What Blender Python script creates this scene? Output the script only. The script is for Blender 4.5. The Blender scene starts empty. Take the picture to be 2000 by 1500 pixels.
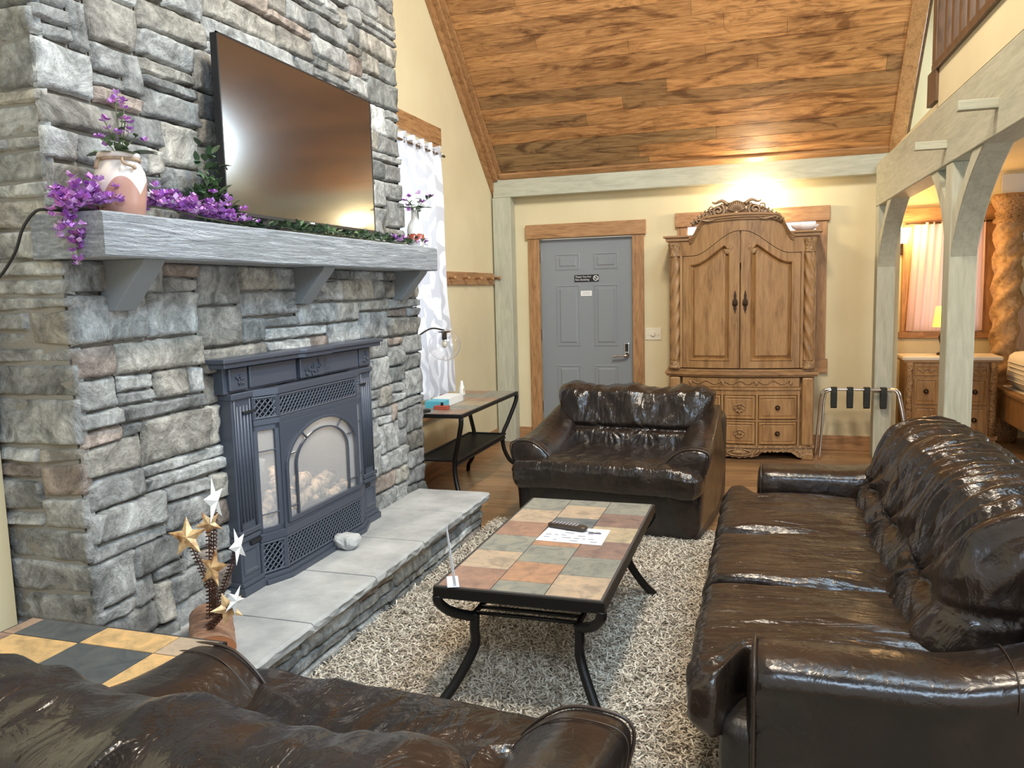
import bpy, bmesh, math, random
from mathutils import Vector, Matrix, noise, Euler
random.seed(7)
S = bpy.context.scene
COL = S.collection
PI = math.pi
# ------------------------------------------------------------------ camera
cd = bpy.data.cameras.new('camera'); cam = bpy.data.objects.new('camera', cd); COL.objects.link(cam)
cd.sensor_fit = 'HORIZONTAL'; cd.sensor_width = 36.0; cd.lens = 36.0 * 1559.0 / 2000.0
cd.clip_start = 0.02; cd.clip_end = 60
CX = Vector((0.95255398, 0.3033176, -0.02528519)); CD = Vector((0.01072587, -0.11647396, -0.99313583)); CF = Vector((-0.30418064, 0.94574428, -0.11420108))
m = Matrix((CX, -CD, -CF)).transposed().to_4x4(); m.translation = Vector((0, 0, 1.5))
cam.matrix_world = m
S.camera = cam
# ------------------------------------------------------------------ exposure, world, daylight
S.view_settings.view_transform = 'Standard'; S.view_settings.look = 'None'
S.view_settings.exposure = 0.55; S.view_settings.gamma = 1.0; S.view_settings.use_curve_mapping = False
W = bpy.data.worlds.new('world'); S.world = W; W.use_nodes = True
bg = W.node_tree.nodes['Background']; bg.inputs[0].default_value = (1.0, 0.95, 0.88, 1); bg.inputs[1].default_value = 0.62

def area(name, loc, target, sx, sy, power, col):
    l = bpy.data.lights.new(name, 'AREA'); l.shape = 'RECTANGLE'; l.size = sx; l.size_y = sy; l.energy = power; l.color = col
    o = bpy.data.objects.new(name, l); COL.objects.link(o); o.location = loc
    o.rotation_euler = (Vector(target) - Vector(loc)).to_track_quat('-Z', 'Y').to_euler(); return o
def point(name, loc, power, col, r=0.05):
    l = bpy.data.lights.new(name, 'POINT'); l.energy = power; l.color = col; l.shadow_soft_size = r
    o = bpy.data.objects.new(name, l); COL.objects.link(o); o.location = loc; return o
area('added_high_daylight', (1.5, 2.6, 4.7), (-1.8, 3.0, 1.0), 1.9, 1.6, 150, (0.58, 0.80, 1.0))  # added bluish area light, high on the right; no skylight is built
area('added_rear_daylight', (0.9, -1.0, 3.6), (-0.3, 3.2, 0.8), 1.8, 1.0, 75, (0.58, 0.78, 1.0))  # added behind the camera for highlights on the foreground leather, no window there
area('dormer_window_daylight', (1.75, 7.62, 3.25), (-0.5, 3.0, 2.0), 0.55, 0.7, 30, (0.75, 0.9, 1.0))
area('side_window_daylight', (-3.0, 5.5, 1.75), (0, 5.5, 1.6), 1.3, 1.9, 12, (0.85, 0.93, 1.0))
area('added_side_daylight', (4.1, 3.9, 1.55), (-2.0, 3.4, 1.2), 2.4, 1.3, 62, (0.70, 0.84, 1.0))  # added below loft height to light the lower stonework from the right
area('added_warm_fill_rear', (-0.2, 1.8, 4.6), (-0.8, 4.8, 0.6), 0.5, 0.5, 70, (1.0, 0.86, 0.68))  # added warm fill overhead, stands for no fixture
area('added_warm_fill_front', (-0.3, 3.6, 4.3), (-0.4, 6.5, 1.2), 0.35, 0.35, 55, (1.0, 0.87, 0.70))  # second added overhead fill, aimed towards the far end of the room

# ------------------------------------------------------------------ materials
def mat(name, col=(0.5, 0.5, 0.5), rough=0.6, metal=0.0, spec=0.5, **k):
    M = bpy.data.materials.new(name); M.use_nodes = True
    b = M.node_tree.nodes['Principled BSDF']
    b.inputs['Base Color'].default_value = (*col, 1); b.inputs['Roughness'].default_value = rough
    b.inputs['Metallic'].default_value = metal; b.inputs['Specular IOR Level'].default_value = spec
    for a, v in k.items(): b.inputs[a.replace('_', ' ')].default_value = v
    return M
def N(M, t, **k):
    n = M.node_tree.nodes.new(t)
    for a, v in k.items(): setattr(n, a, v)
    return n
def LK(M, a, b): M.node_tree.links.new(a, b)
def bsdf(M): return M.node_tree.nodes['Principled BSDF']
def coords(M, scale=(1, 1, 1), rot=(0, 0, 0)):
    tc = N(M, 'ShaderNodeTexCoord'); mp = N(M, 'ShaderNodeMapping')
    mp.inputs['Scale'].default_value = scale; mp.inputs['Rotation'].default_value = rot
    LK(M, tc.outputs['Object'], mp.inputs['Vector']); return mp.outputs[0]
def nz(M, vec, scale, detail=4, rough=0.55, dist=0.0):
    n = N(M, 'ShaderNodeTexNoise'); n.inputs['Scale'].default_value = scale; n.inputs['Detail'].default_value = detail
    n.inputs['Roughness'].default_value = rough; n.inputs['Distortion'].default_value = dist
    if vec is not None: LK(M, vec, n.inputs['Vector'])
    return n.outputs[0]
def ramp(M, fac, stops):
    r = N(M, 'ShaderNodeValToRGB'); e = r.color_ramp.elements
    while len(e) < len(stops): e.new(0.5)
    for i, (p, c) in enumerate(stops): e[i].position = p; e[i].color = (*c, 1)
    LK(M, fac, r.inputs[0]); return r.outputs[0]
def mixc(M, fac, a, b, mode='MIX'):
    n = N(M, 'ShaderNodeMix'); n.data_type = 'RGBA'; n.blend_type = mode
    for s, v in ((n.inputs[0], fac), (n.inputs[6], a), (n.inputs[7], b)):
        if isinstance(v, (int, float)): s.default_value = v
        elif isinstance(v, tuple): s.default_value = (*v, 1)
        else: LK(M, v, s)
    return n.outputs[2]
def bump(M, h, strength=0.3, dist=0.01, prev=None):
    b = N(M, 'ShaderNodeBump'); b.inputs['Strength'].default_value = strength; b.inputs['Distance'].default_value = dist
    LK(M, h, b.inputs['Height'])
    if prev is not None: LK(M, prev, b.inputs['Normal'])
    LK(M, b.outputs[0], bsdf(M).inputs['Normal']); return b.outputs[0]
def tint(M): return N(M, 'ShaderNodeAttribute', attribute_name='tint').outputs[0]

def wood(name, dark, mid, light, axis='x', rough=0.45, scale=1.0, use_tint=False, swirl=1.5, bmp=0.15):
    M = mat(name, mid, rough)
    s = {'x': (1.2, 9, 9), 'y': (9, 1.2, 9), 'z': (9, 9, 1.2)}[axis]
    v = coords(M, tuple(q * scale for q in s))
    a = nz(M, v, 2.2, 6, 0.62, swirl); b = nz(M, v, 9, 3, 0.5, 0.3)
    c = ramp(M, a, [(0.28, dark), (0.48, mid), (0.72, light)])
    c = mixc(M, 0.35, c, ramp(M, b, [(0.3, dark), (0.6, light)]), 'MULTIPLY') if False else mixc(M, 0.22, c, ramp(M, b, [(0.35, dark), (0.6, light)]))
    if use_tint: c = mixc(M, 1.0, c, tint(M), 'MULTIPLY')
    LK(M, c, bsdf(M).inputs['Base Color']); bump(M, b, bmp, 0.004); return M

M_wall = mat('cream_plaster', (0.70, 0.59, 0.37), 0.85); _v = coords(M_wall)
bump(M_wall, nz(M_wall, _v, 140, 3), 0.12, 0.003)
LK(M_wall, ramp(M_wall, nz(M_wall, _v, 2.0, 3), [(0.3, (0.67, 0.575, 0.36)), (0.7, (0.73, 0.64, 0.415))]), bsdf(M_wall).inputs['Base Color'])
M_ceil = wood('pine_ceiling', (0.17, 0.075, 0.028), (0.46, 0.22, 0.075), (0.62, 0.34, 0.14), 'x', 0.5, 0.55, True, 4.5)
_v = coords(M_ceil, (.5, 2.2, 2.2)); _k = ramp(M_ceil, nz(M_ceil, _v, 2.4, 5, 0.6, 2.5), [(0.36, (0.42, 0.36, 0.34)), (0.50, (1, 1, 1))])
_old = bsdf(M_ceil).inputs['Base Color'].links[0].from_socket; LK(M_ceil, mixc(M_ceil, 1.0, _old, _k, 'MULTIPLY'), bsdf(M_ceil).inputs['Base Color'])
M_floor = wood('oak_floor', (0.16, 0.08, 0.035), (0.30, 0.17, 0.08), (0.42, 0.26, 0.13), 'x', 0.28, 1.0, True, 1.0, 0.06)
M_trim = wood('stained_pine_trim', (0.17, 0.08, 0.03), (0.36, 0.185, 0.075), (0.50, 0.28, 0.125), 'x', 0.45)
M_trimz = wood('stained_pine_casing', (0.17, 0.08, 0.03), (0.36, 0.185, 0.075), (0.50, 0.28, 0.125), 'z', 0.45)
M_trimy = wood('stained_pine_rake', (0.17, 0.08, 0.03), (0.36, 0.185, 0.075), (0.50, 0.28, 0.125), 'y', 0.45)
M_darkwood = wood('walnut_railing', (0.05, 0.025, 0.012), (0.11, 0.06, 0.03), (0.18, 0.10, 0.05), 'z', 0.45)
_tc = ((0.34, 0.34, 0.255), (0.44, 0.435, 0.335), (0.53, 0.52, 0.41))
M_timx = wood('greywashed_timber_x', *_tc, 'x', 0.6, 0.8, bmp=0.3)
M_timy = wood('greywashed_timber_y', *_tc, 'y', 0.6, 0.8, bmp=0.3)
M_timz = wood('greywashed_timber_z', *_tc, 'z', 0.6, 0.8, bmp=0.3)
M_mantel = wood('rough_sawn_grey_mantel', (0.24, 0.27, 0.30), (0.40, 0.43, 0.46), (0.48, 0.51, 0.53), 'y', 0.6, 1.0, swirl=2.5, bmp=0.8)
_v = coords(M_mantel, (6, 1.2, 16)); bump(M_mantel, nz(M_mantel, _v, 3.0, 5, 0.7, 2.0), 1.0, 0.02)
M_corbel = mat('grey_corbel_paint', (0.23, 0.25, 0.26), 0.6)
_am = ((0.15, 0.075, 0.028), (0.33, 0.175, 0.065), (0.43, 0.25, 0.105))
M_arm = wood('antique_pine_armoire', *_am, 'z', 0.42, 0.8, swirl=1.0, bmp=0.1)
M_armx = wood('antique_pine_moulding', (0.12, 0.06, 0.024), (0.30, 0.155, 0.06), (0.42, 0.24, 0.10), 'x', 0.42, 0.8, swirl=1.0, bmp=0.1)
M_carve = mat('bronzed_carving', (0.32, 0.21, 0.125), 0.34, 0.4); bump(M_carve, nz(M_carve, coords(M_carve), 60, 4), 0.4, 0.006)
M_lcarve = mat('light_carved_pine', (0.42, 0.27, 0.12), 0.5)
_v = coords(M_lcarve); _h = nz(M_lcarve, _v, 55, 3, 0.5, 1.0); bump(M_lcarve, _h, 0.7, 0.01)
LK(M_lcarve, ramp(M_lcarve, _h, [(0.35, (0.15, 0.075, 0.03)), (0.6, (0.42, 0.25, 0.11))]), bsdf(M_lcarve).inputs['Base Color'])
M_post = mat('carved_post_pine', (0.36, 0.22, 0.10), 0.5); _h = nz(M_post, coords(M_post), 16, 4, 0.6, 1.0); bump(M_post, _h, 0.5, 0.012)
LK(M_post, ramp(M_post, _h, [(0.3, (0.24, 0.13, 0.055)), (0.65, (0.44, 0.28, 0.13))]), bsdf(M_post).inputs['Base Color'])
M_knob = mat('dark_bronze_knob', (0.06, 0.035, 0.02), 0.35, 0.7)
# leather
def leather(name, c1, c2, rough=0.26, an=None):
    M = mat(name, c1, rough, spec=0.6)
    v = coords(M)
    big = nz(M, v, 5.0, 3, 0.5, 1.2); fine = nz(M, v, 260, 2)
    LK(M, ramp(M, big, [(0.35, c1), (0.7, c2)]), bsdf(M).inputs['Base Color'])
    h = N(M, 'ShaderNodeTexVoronoi'); h.inputs['Scale'].default_value = 220; LK(M, v, h.inputs['Vector'])
    p = bump(M, big, 0.25, 0.03); p = bump(M, nz(M, v, 18, 3, 0.5, 1.5), 0.22, 0.012, p)
    if an: p = bump(M, nz(M, coords(M, an), 1.0, 3, 0.5, 1.2), 0.55, 0.02, p); bump(M, h.outputs[0], 0.06, 0.002, p)
    r = N(M, 'ShaderNodeMapRange'); r.inputs[3].default_value = rough - 0.05; r.inputs[4].default_value = rough + 0.1
    LK(M, nz(M, v, 9, 3), r.inputs[0]); LK(M, r.outputs[0], bsdf(M).inputs['Roughness']); return M
M_leather = leather('espresso_leather', (0.014, 0.010, 0.008), (0.030, 0.019, 0.014), 0.22)
M_lseat = leather('creased_seat_leather', (0.015, 0.010, 0.008), (0.036, 0.023, 0.015), 0.22, (3, 17, 6))
M_lback = leather('creased_back_leather', (0.014, 0.010, 0.008), (0.032, 0.020, 0.014), 0.20, (8, 15, 4))
M_lcush = leather('creased_pillow_leather', (0.014, 0.010, 0.008), (0.030, 0.020, 0.015), 0.20, (14, 7, 4))
M_leather2 = leather('espresso_leather_panel', (0.016, 0.013, 0.011), (0.026, 0.020, 0.016), 0.40)
M_pipe = mat('leather_piping', (0.045, 0.03, 0.022), 0.35)
# stone
M_stone = mat('stacked_ledgestone', (0.3, 0.3, 0.28), 0.85, spec=0.3)
_v = coords(M_stone); _a = nz(M_stone, _v, 8, 6, 0.7, 0.8); _b = nz(M_stone, _v, 45, 5, 0.7)
_c = mixc(M_stone, 1.0, ramp(M_stone, _a, [(0.32, (0.34, 0.34, 0.33)), (0.5, (0.85, 0.85, 0.83)), (0.66, (1.4, 1.4, 1.38))]), tint(M_stone), 'MULTIPLY')
_c = mixc(M_stone, 0.55, _c, ramp(M_stone, _b, [(0.3, (0.45, 0.44, 0.42)), (0.65, (1.2, 1.2, 1.18))]), 'MULTIPLY')
LK(M_stone, _c, bsdf(M_stone).inputs['Base Color'])
_p = bump(M_stone, _a, 0.6, 0.03); bump(M_stone, _b, 0.6, 0.012, _p)
M_mortar = mat('mortar', (0.27, 0.25, 0.21), 0.95); bump(M_mortar, nz(M_mortar, coords(M_mortar), 60), 0.5, 0.01)
M_slab = mat('hearth_slab_stone', (0.45, 0.46, 0.46), 0.7); _v = coords(M_slab); _a = nz(M_slab, _v, 4, 5, 0.6)
LK(M_slab, ramp(M_slab, _a, [(0.3, (0.30, 0.31, 0.31)), (0.55, (0.46, 0.47, 0.46)), (0.7, (0.56, 0.57, 0.56))]), bsdf(M_slab).inputs['Base Color'])
bump(M_slab, nz(M_slab, _v, 25, 5), 0.35, 0.01)
M_iron = mat('blue_black_cast_iron', (0.075, 0.088, 0.115), 0.36, 0.2); bump(M_iron, nz(M_iron, coords(M_iron), 200, 2), 0.1, 0.002)
M_irond = mat('black_firebox_metal', (0.012, 0.012, 0.014), 0.6)
M_glass = mat('fireplace_glass', (0.9, 0.9, 0.9), 0.02, Transmission_Weight=0.0, Alpha=0.22, spec=0.9)
M_clear = mat('clear_glass', (1, 1, 1), 0.02, Transmission_Weight=1.0, IOR=1.45)
M_brick = mat('firebox_brick', (0.22, 0.19, 0.15), 0.9); bump(M_brick, nz(M_brick, coords(M_brick), 30), 0.5, 0.01)
M_log = mat('ceramic_log', (0.36, 0.25, 0.16), 0.9); _h = nz(M_log, coords(M_log), 30, 5)
LK(M_log, ramp(M_log, _h, [(0.35, (0.07, 0.055, 0.045)), (0.6, (0.55, 0.40, 0.26))]), bsdf(M_log).inputs['Base Color']); bump(M_log, _h, 0.7, 0.01)
M_slate = mat('slate_tile', (0.3, 0.25, 0.2), 0.42, spec=0.5); _v = coords(M_slate); _a = nz(M_slate, _v, 13, 6, 0.65, 1.0)
LK(M_slate, mixc(M_slate, 1.0, ramp(M_slate, _a, [(0.3, (0.60, 0.60, 0.62)), (0.5, (1, 0.98, 0.95)), (0.7, (1.35, 1.2, 1.05))]), tint(M_slate), 'MULTIPLY'), bsdf(M_slate).inputs['Base Color'])
bump(M_slate, _a, 0.2, 0.006)
M_grout = mat('tile_grout', (0.07, 0.06, 0.055), 0.9)
M_black = mat('black_wrought_metal', (0.016, 0.015, 0.014), 0.42, 0.5); bump(M_black, nz(M_black, coords(M_black), 90, 3), 0.25, 0.004)
M_rug = mat('shag_rug_yarn', (0.5, 0.46, 0.38), 0.9)
LK(M_rug, tint(M_rug), bsdf(M_rug).inputs['Base Color'])
M_rugb = mat('rug_backing', (0.25, 0.22, 0.17), 0.95)
M_white = mat('white_paint', (0.80, 0.80, 0.77), 0.5)
M_cream = mat('cream_plastic', (0.78, 0.72, 0.56), 0.4)
M_doorm = mat('grey_door_paint', (0.24, 0.26, 0.275), 0.42)
M_chrome = mat('chrome', (0.75, 0.75, 0.75), 0.18, 1.0)
M_blackp = mat('black_plastic', (0.015, 0.015, 0.017), 0.35)
M_screen = mat('tv_screen', (0.010, 0.010, 0.012), 0.14, spec=1.0, Coat_Weight=1.0, Coat_Roughness=0.12, Coat_IOR=2.2)
M_paper = mat('white_paper', (0.68, 0.70, 0.74), 0.7)
M_ink = mat('dark_ink', (0.05, 0.05, 0.08), 0.7)
M_inkg = mat('grey_ink', (0.45, 0.45, 0.5), 0.7)
M_purple = mat('purple_petals', (0.42, 0.12, 0.55), 0.6); LK(M_purple, tint(M_purple), bsdf(M_purple).inputs['Base Color'])
M_leaf = mat('green_leaves', (0.07, 0.12, 0.05), 0.5); LK(M_leaf, tint(M_leaf), bsdf(M_leaf).inputs['Base Color'])
M_stem = mat('plant_stem', (0.12, 0.13, 0.06), 0.7)
M_terr = mat('glazed_crock', (0.5, 0.3, 0.25), 0.35)
M_twine = mat('twine', (0.42, 0.30, 0.2), 0.9)
M_star = mat('rusted_gold_star', (0.6, 0.36, 0.14), 0.4, 0.4); _h = nz(M_star, coords(M_star), 25, 4)
LK(M_star, ramp(M_star, _h, [(0.35, (0.32, 0.13, 0.045)), (0.6, (0.85, 0.60, 0.32))]), bsdf(M_star).inputs['Base Color'])
M_coil = mat('rusty_coil_wire', (0.10, 0.045, 0.03), 0.5, 0.6)
M_logw = wood('driftwood_log', (0.12, 0.055, 0.03), (0.30, 0.16, 0.10), (0.45, 0.28, 0.18), 'x', 0.6)
M_cut = mat('cut_log_end', (0.40, 0.15, 0.06), 0.5)
def cloth(name, c, trans=0.4):
    M = mat(name, c, 0.85); t = N(M, 'ShaderNodeBsdfTranslucent'); t.inputs[0].default_value = (*c, 1)
    mx = N(M, 'ShaderNodeMixShader'); mx.inputs[0].default_value = trans
    LK(M, bsdf(M).outputs[0], mx.inputs[1]); LK(M, t.outputs[0], mx.inputs[2])
    LK(M, mx.outputs[0], M.node_tree.nodes['Material Output'].inputs[0]); return M
M_curt = cloth('white_leaf_pattern_curtain', (0.84, 0.86, 0.92))
_v = coords(M_curt); _w = N(M_curt, 'ShaderNodeTexWave'); _w.inputs['Scale'].default_value = 3.0; _w.inputs['Distortion'].default_value = 14; _w.inputs['Detail'].default_value = 1.0; _w.inputs['Detail Scale'].default_value = 1.3
LK(M_curt, _v, _w.inputs['Vector']); LK(M_curt, ramp(M_curt, _w.outputs[1], [(0.42, (0.46, 0.48, 0.54)), (0.6, (0.88, 0.90, 0.95))]), bsdf(M_curt).inputs['Base Color'])
M_pcurt = cloth('pink_sheer_curtain', (0.75, 0.55, 0.47), 0.5)
M_pane = mat('window_daylight_glass', (0.8, 0.85, 0.9), 0.1); bsdf(M_pane).inputs['Emission Color'].default_value = (0.75, 0.85, 1.0, 1); bsdf(M_pane).inputs['Emission Strength'].default_value = 1.2
M_shade = mat('lit_amber_lampshade', (0.9, 0.6, 0.15), 0.8); bsdf(M_shade).inputs['Emission Color'].default_value = (1.0, 0.58, 0.10, 1); bsdf(M_shade).inputs['Emission Strength'].default_value = 1.2
M_bulb = mat('lit_bulb_glass', (1, 0.9, 0.7), 0.5); bsdf(M_bulb).inputs['Emission Color'].default_value = (1.0, 0.82, 0.5, 1); bsdf(M_bulb).inputs['Emission Strength'].default_value = 6
M_marble = mat('cream_marble_top', (0.70, 0.62, 0.50), 0.25)
M_bedding = mat('white_bedding', (0.78, 0.75, 0.68), 0.9)
M_strap = mat('black_webbing', (0.02, 0.022, 0.018), 0.8)
M_teal = mat('turquoise_print', (0.10, 0.42, 0.52), 0.5)
M_red = mat('brick_red_card', (0.38, 0.08, 0.05), 0.5)
M_ceramic = mat('white_ceramic', (0.82, 0.74, 0.70), 0.2)

# ------------------------------------------------------------------ mesh helpers
class MB:
    def __init__(s): s.v = []; s.f = []; s.t = []; s.mi = []
    def add(s, vs, fs, tint=(1, 1, 1), mi=0):
        o = len(s.v); s.v += [Vector(v) for v in vs]
        for f in fs: s.f.append([o + i for i in f]); s.t.append(tint); s.mi.append(mi)
        return s
    def box(s, x0, x1, y0, y1, z0, z1, tint=(1, 1, 1), mi=0):
        return s.add([(x0, y0, z0), (x1, y0, z0), (x1, y1, z0), (x0, y1, z0), (x0, y0, z1), (x1, y0, z1), (x1, y1, z1), (x0, y1, z1)],
                     [(0, 3, 2, 1), (4, 5, 6, 7), (0, 1, 5, 4), (1, 2, 6, 5), (2, 3, 7, 6), (3, 0, 4, 7)], tint, mi)
    def ring_loft(s, rings, cap=True, closed=True, tint=(1, 1, 1), mi=0, loop=False):
        n = len(rings[0]); vs = [p for r in rings for p in r]; fs = []
        R = len(rings)
        for i in range(R if loop else R - 1):
            j2 = (i + 1) % R
            for j in range(n if closed else n - 1):
                k = (j + 1) % n
                fs.append((i * n + j, i * n + k, j2 * n + k, j2 * n + j))
        if cap and not loop:
            fs.append(tuple(reversed(range(n)))); fs.append(tuple((R - 1) * n + j for j in range(n)))
        return s.add(vs, fs, tint, mi)
    def tube(s, path, r, seg=10, cap=True, tint=(1, 1, 1), mi=0, flat=None):
        path = [Vector(p) for p in path]; rings = []
        rs = r if isinstance(r, (list, tuple)) else [r] * len(path)
        prev = None
        for i, p in enumerate(path):
            t = (path[min(i + 1, len(path) - 1)] - path[max(i - 1, 0)]).normalized()
            if prev is None:
                a = Vector((0, 0, 1)) if abs(t.z) < 0.9 else Vector((1, 0, 0)); u = t.cross(a).normalized()
            else:
                u = (prev - t * prev.dot(t)).normalized()
            prev = u; w = t.cross(u)
            rings.append([p + (u * math.cos(2 * PI * k / seg) + w * math.sin(2 * PI * k / seg)) * rs[i] for k in range(seg)])
        return s.ring_loft(rings, cap, True, tint, mi)
    def lathe(s, prof, c=(0, 0, 0), seg=24, axis='z', tint=(1, 1, 1), mi=0, fn=None):
        rings = []
        for (r, h) in prof:
            rg = []
            for k in range(seg):
                a = 2 * PI * k / seg; rr = r * (fn(a, h) if fn else 1)
                p = (rr * math.cos(a), rr * math.sin(a), h)
                if axis == 'y': p = (p[0], p[2], p[1])
                if axis == 'x': p = (p[2], p[0], p[1])
                rg.append(Vector(p) + Vector(c))
            rings.append(rg)
        return s.ring_loft(rings, True, True, tint, mi)
    def prism(s, poly, axis, a0, a1, tint=(1, 1, 1), mi=0):
        # poly in the two other axes (order x,y,z without axis)
        def P(p, a): return {'x': (a, p[0], p[1]), 'y': (p[0], a, p[1]), 'z': (p[0], p[1], a)}[axis]
        n = len(poly); vs = [P(p, a0) for p in poly] + [P(p, a1) for p in poly]
        fs = [tuple(range(n)), tuple(reversed(range(n, 2 * n)))] + [(i, i + n, (i + 1) % n + n, (i + 1) % n) for i in range(n)]
        return s.add(vs, fs, tint, mi)
    def sphere(s, c, r, seg=12, rings=8, sc=(1, 1, 1), tint=(1, 1, 1), mi=0):
        pr = []
        vs = [Vector(c) + Vector((0, 0, -r * sc[2]))]
        for i in range(1, rings):
            ph = -PI / 2 + PI * i / rings
            for k in range(seg):
                a = 2 * PI * k / seg
                vs.append(Vector(c) + Vector((r * sc[0] * math.cos(ph) * math.cos(a), r * sc[1] * math.cos(ph) * math.sin(a), r * sc[2] * math.sin(ph))))
        vs.append(Vector(c) + Vector((0, 0, r * sc[2]))); fs = []
        for k in range(seg): fs.append((0, 1 + (k + 1) % seg, 1 + k))
        for i in range(rings - 2):
            for k in range(seg):
                a = 1 + i * seg + k; b = 1 + i * seg + (k + 1) % seg; fs.append((a, b, b + seg, a + seg))
        L = len(vs) - 1; o = 1 + (rings - 2) * seg
        for k in range(seg): fs.append((o + k, o + (k + 1) % seg, L))
        return s.add(vs, fs, tint, mi)
    def xform(s, fn): s.v = [Vector(fn(v)) for v in s.v]; return s
    def build(s, name, mats, parent=None, bevel=0, smooth=False, world=True, sub=0, fixn=True, seg=2, solid=0):
        me = bpy.data.meshes.new(name)
        off = Vector((0, 0, 0))
        if parent is not None and world:
            p = parent
            while p.parent: p = p.parent
            off = Vector(p.location)
        me.from_pydata([tuple(v - off) for v in s.v], [], s.f)
        if not isinstance(mats, (list, tuple)): mats = [mats]
        for q in mats: me.materials.append(q)
        if len(mats) > 1: me.polygons.foreach_set('material_index', s.mi)
        if any(t != (1, 1, 1) for t in s.t):
            ca = me.color_attributes.new('tint', 'FLOAT_COLOR', 'CORNER'); buf = []
            for f, t in zip(s.f, s.t): buf += [t[0], t[1], t[2], 1.0] * len(f)
            ca.data.foreach_set('color', buf)
        if fixn:
            bm = bmesh.new(); bm.from_mesh(me); bmesh.ops.recalc_face_normals(bm, faces=bm.faces); bm.to_mesh(me); bm.free()
        if smooth: me.polygons.foreach_set('use_smooth', [True] * len(me.polygons))
        me.update()
        o = bpy.data.objects.new(name, me); COL.objects.link(o)
        if parent is not None: o.parent = parent
        if solid:
            md = o.modifiers.new('s', 'SOLIDIFY'); md.thickness = solid
        if bevel:
            md = o.modifiers.new('b', 'BEVEL'); md.width = bevel; md.segments = seg; md.limit_method = 'ANGLE'; md.angle_limit = math.radians(40)
            if smooth:
                md.harden_normals = True
        if sub:
            md = o.modifiers.new('ss', 'SUBSURF'); md.levels = sub; md.render_levels = sub
        return o

def tagp(o, label=None, cat=None, group=None, kind=None):
    if label: o['label'] = label
    if cat: o['category'] = cat
    if group: o['group'] = group
    if kind: o['kind'] = kind
    return o
def thing(name, loc, label, cat, group=None, rz=0):
    o = bpy.data.objects.new(name, None); COL.objects.link(o); o.location = loc; o.rotation_euler.z = rz; o.empty_display_size = 0.1
    return tagp(o, label, cat, group)
def struct(mb, name, m, parent=None, **k):
    o = mb.build(name, m, parent, **k)
    if parent is None: o['kind'] = 'structure'
    return o
def bx(*a): return MB().box(*a)
def bez(pts, n=8):
    # Catmull-Rom through points
    P = [Vector(p) for p in pts]; P = [P[0] * 2 - P[1]] + P + [P[-1] * 2 - P[-2]]; out = []
    for i in range(1, len(P) - 2):
        for k in range(n):
            t = k / n; a, b, c, d = P[i - 1], P[i], P[i + 1], P[i + 2]
            out.append(0.5 * ((2 * b) + (c - a) * t + (2 * a - 5 * b + 4 * c - d) * t * t + (3 * b - a - 3 * c + d) * t ** 3))
    out.append(P[-2]); return out
def text_mesh(name, body, m, parent, size, M4, align='LEFT', depth=0.0006):
    cu = bpy.data.curves.new(name, 'FONT'); cu.body = body; cu.size = size; cu.extrude = depth; cu.align_x = align
    o = bpy.data.objects.new(name, cu); COL.objects.link(o)
    dg = bpy.context.evaluated_depsgraph_get(); me = bpy.data.meshes.new_from_object(o.evaluated_get(dg))
    bpy.data.objects.remove(o); me.transform(M4); me.materials.clear(); me.materials.append(m)
    q = bpy.data.objects.new(name, me); COL.objects.link(q); q.parent = parent; return q

def puff(n, size, pw=(5, 5, 5), disp=None, warp=None):
    """rounded cushion: cube grid pushed to a superellipsoid, wrinkled by disp(p_unit, normal), reshaped by warp(p)"""
    nx, ny, nz_ = n; bm = bmesh.new(); idx = {}
    def vert(p):
        k = (round(p[0] * 1e4), round(p[1] * 1e4), round(p[2] * 1e4))
        if k not in idx: idx[k] = bm.verts.new(p)
        return idx[k]
    dims = [nx, ny, nz_]
    for ax in range(3):
        u, w = (ax + 1) % 3, (ax + 2) % 3
        for sg in (-1, 1):
            for i in range(dims[u]):
                for j in range(dims[w]):
                    q = []
                    for di, dj in ((0, 0), (1, 0), (1, 1), (0, 1)):
                        p = [0, 0, 0]; p[ax] = sg; p[u] = -1 + 2 * (i + di) / dims[u]; p[w] = -1 + 2 * (j + dj) / dims[w]; q.append(vert(tuple(p)))
                    if sg < 0: q.reverse()
                    bm.faces.new(q)
    bm.verts.ensure_lookup_table()
    for v in bm.verts:
        p = v.co; nn = sum(abs(p[k]) ** pw[k] for k in range(3)) ** (1.0 / (sum(pw) / 3))
        v.co = Vector((p.x / nn, p.y / nn, p.z / nn))
    bm.normal_update()
    res = []
    for v in bm.verts:
        u = v.co.copy(); nrm = v.normal
        p = Vector((u.x * size[0] / 2, u.y * size[1] / 2, u.z * size[2] / 2))
        nn = Vector((nrm.x / size[0], nrm.y / size[1], nrm.z / size[2])).normalized()
        if disp: p = p + nn * disp(u, p, nn)
        if warp: p = Vector(warp(p, u))
        res.append(p)
    mb = MB(); bm.verts.index_update(); mb.add(res, [[v.index for v in f.verts] for f in bm.faces]); bm.free(); return mb
def ridg(p, s, seed=0.0, an=(1, 1, 1)):
    q = Vector((p.x * an[0] * s + seed, p.y * an[1] * s - seed, p.z * an[2] * s + seed * 0.5))
    return 1 - abs(noise.noise(q)) * 2
def fbm(p, s, seed=0.0): return noise.fractal(Vector((p.x * s + seed, p.y * s + seed, p.z * s)), 1.0, 2.0, 4)

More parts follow.
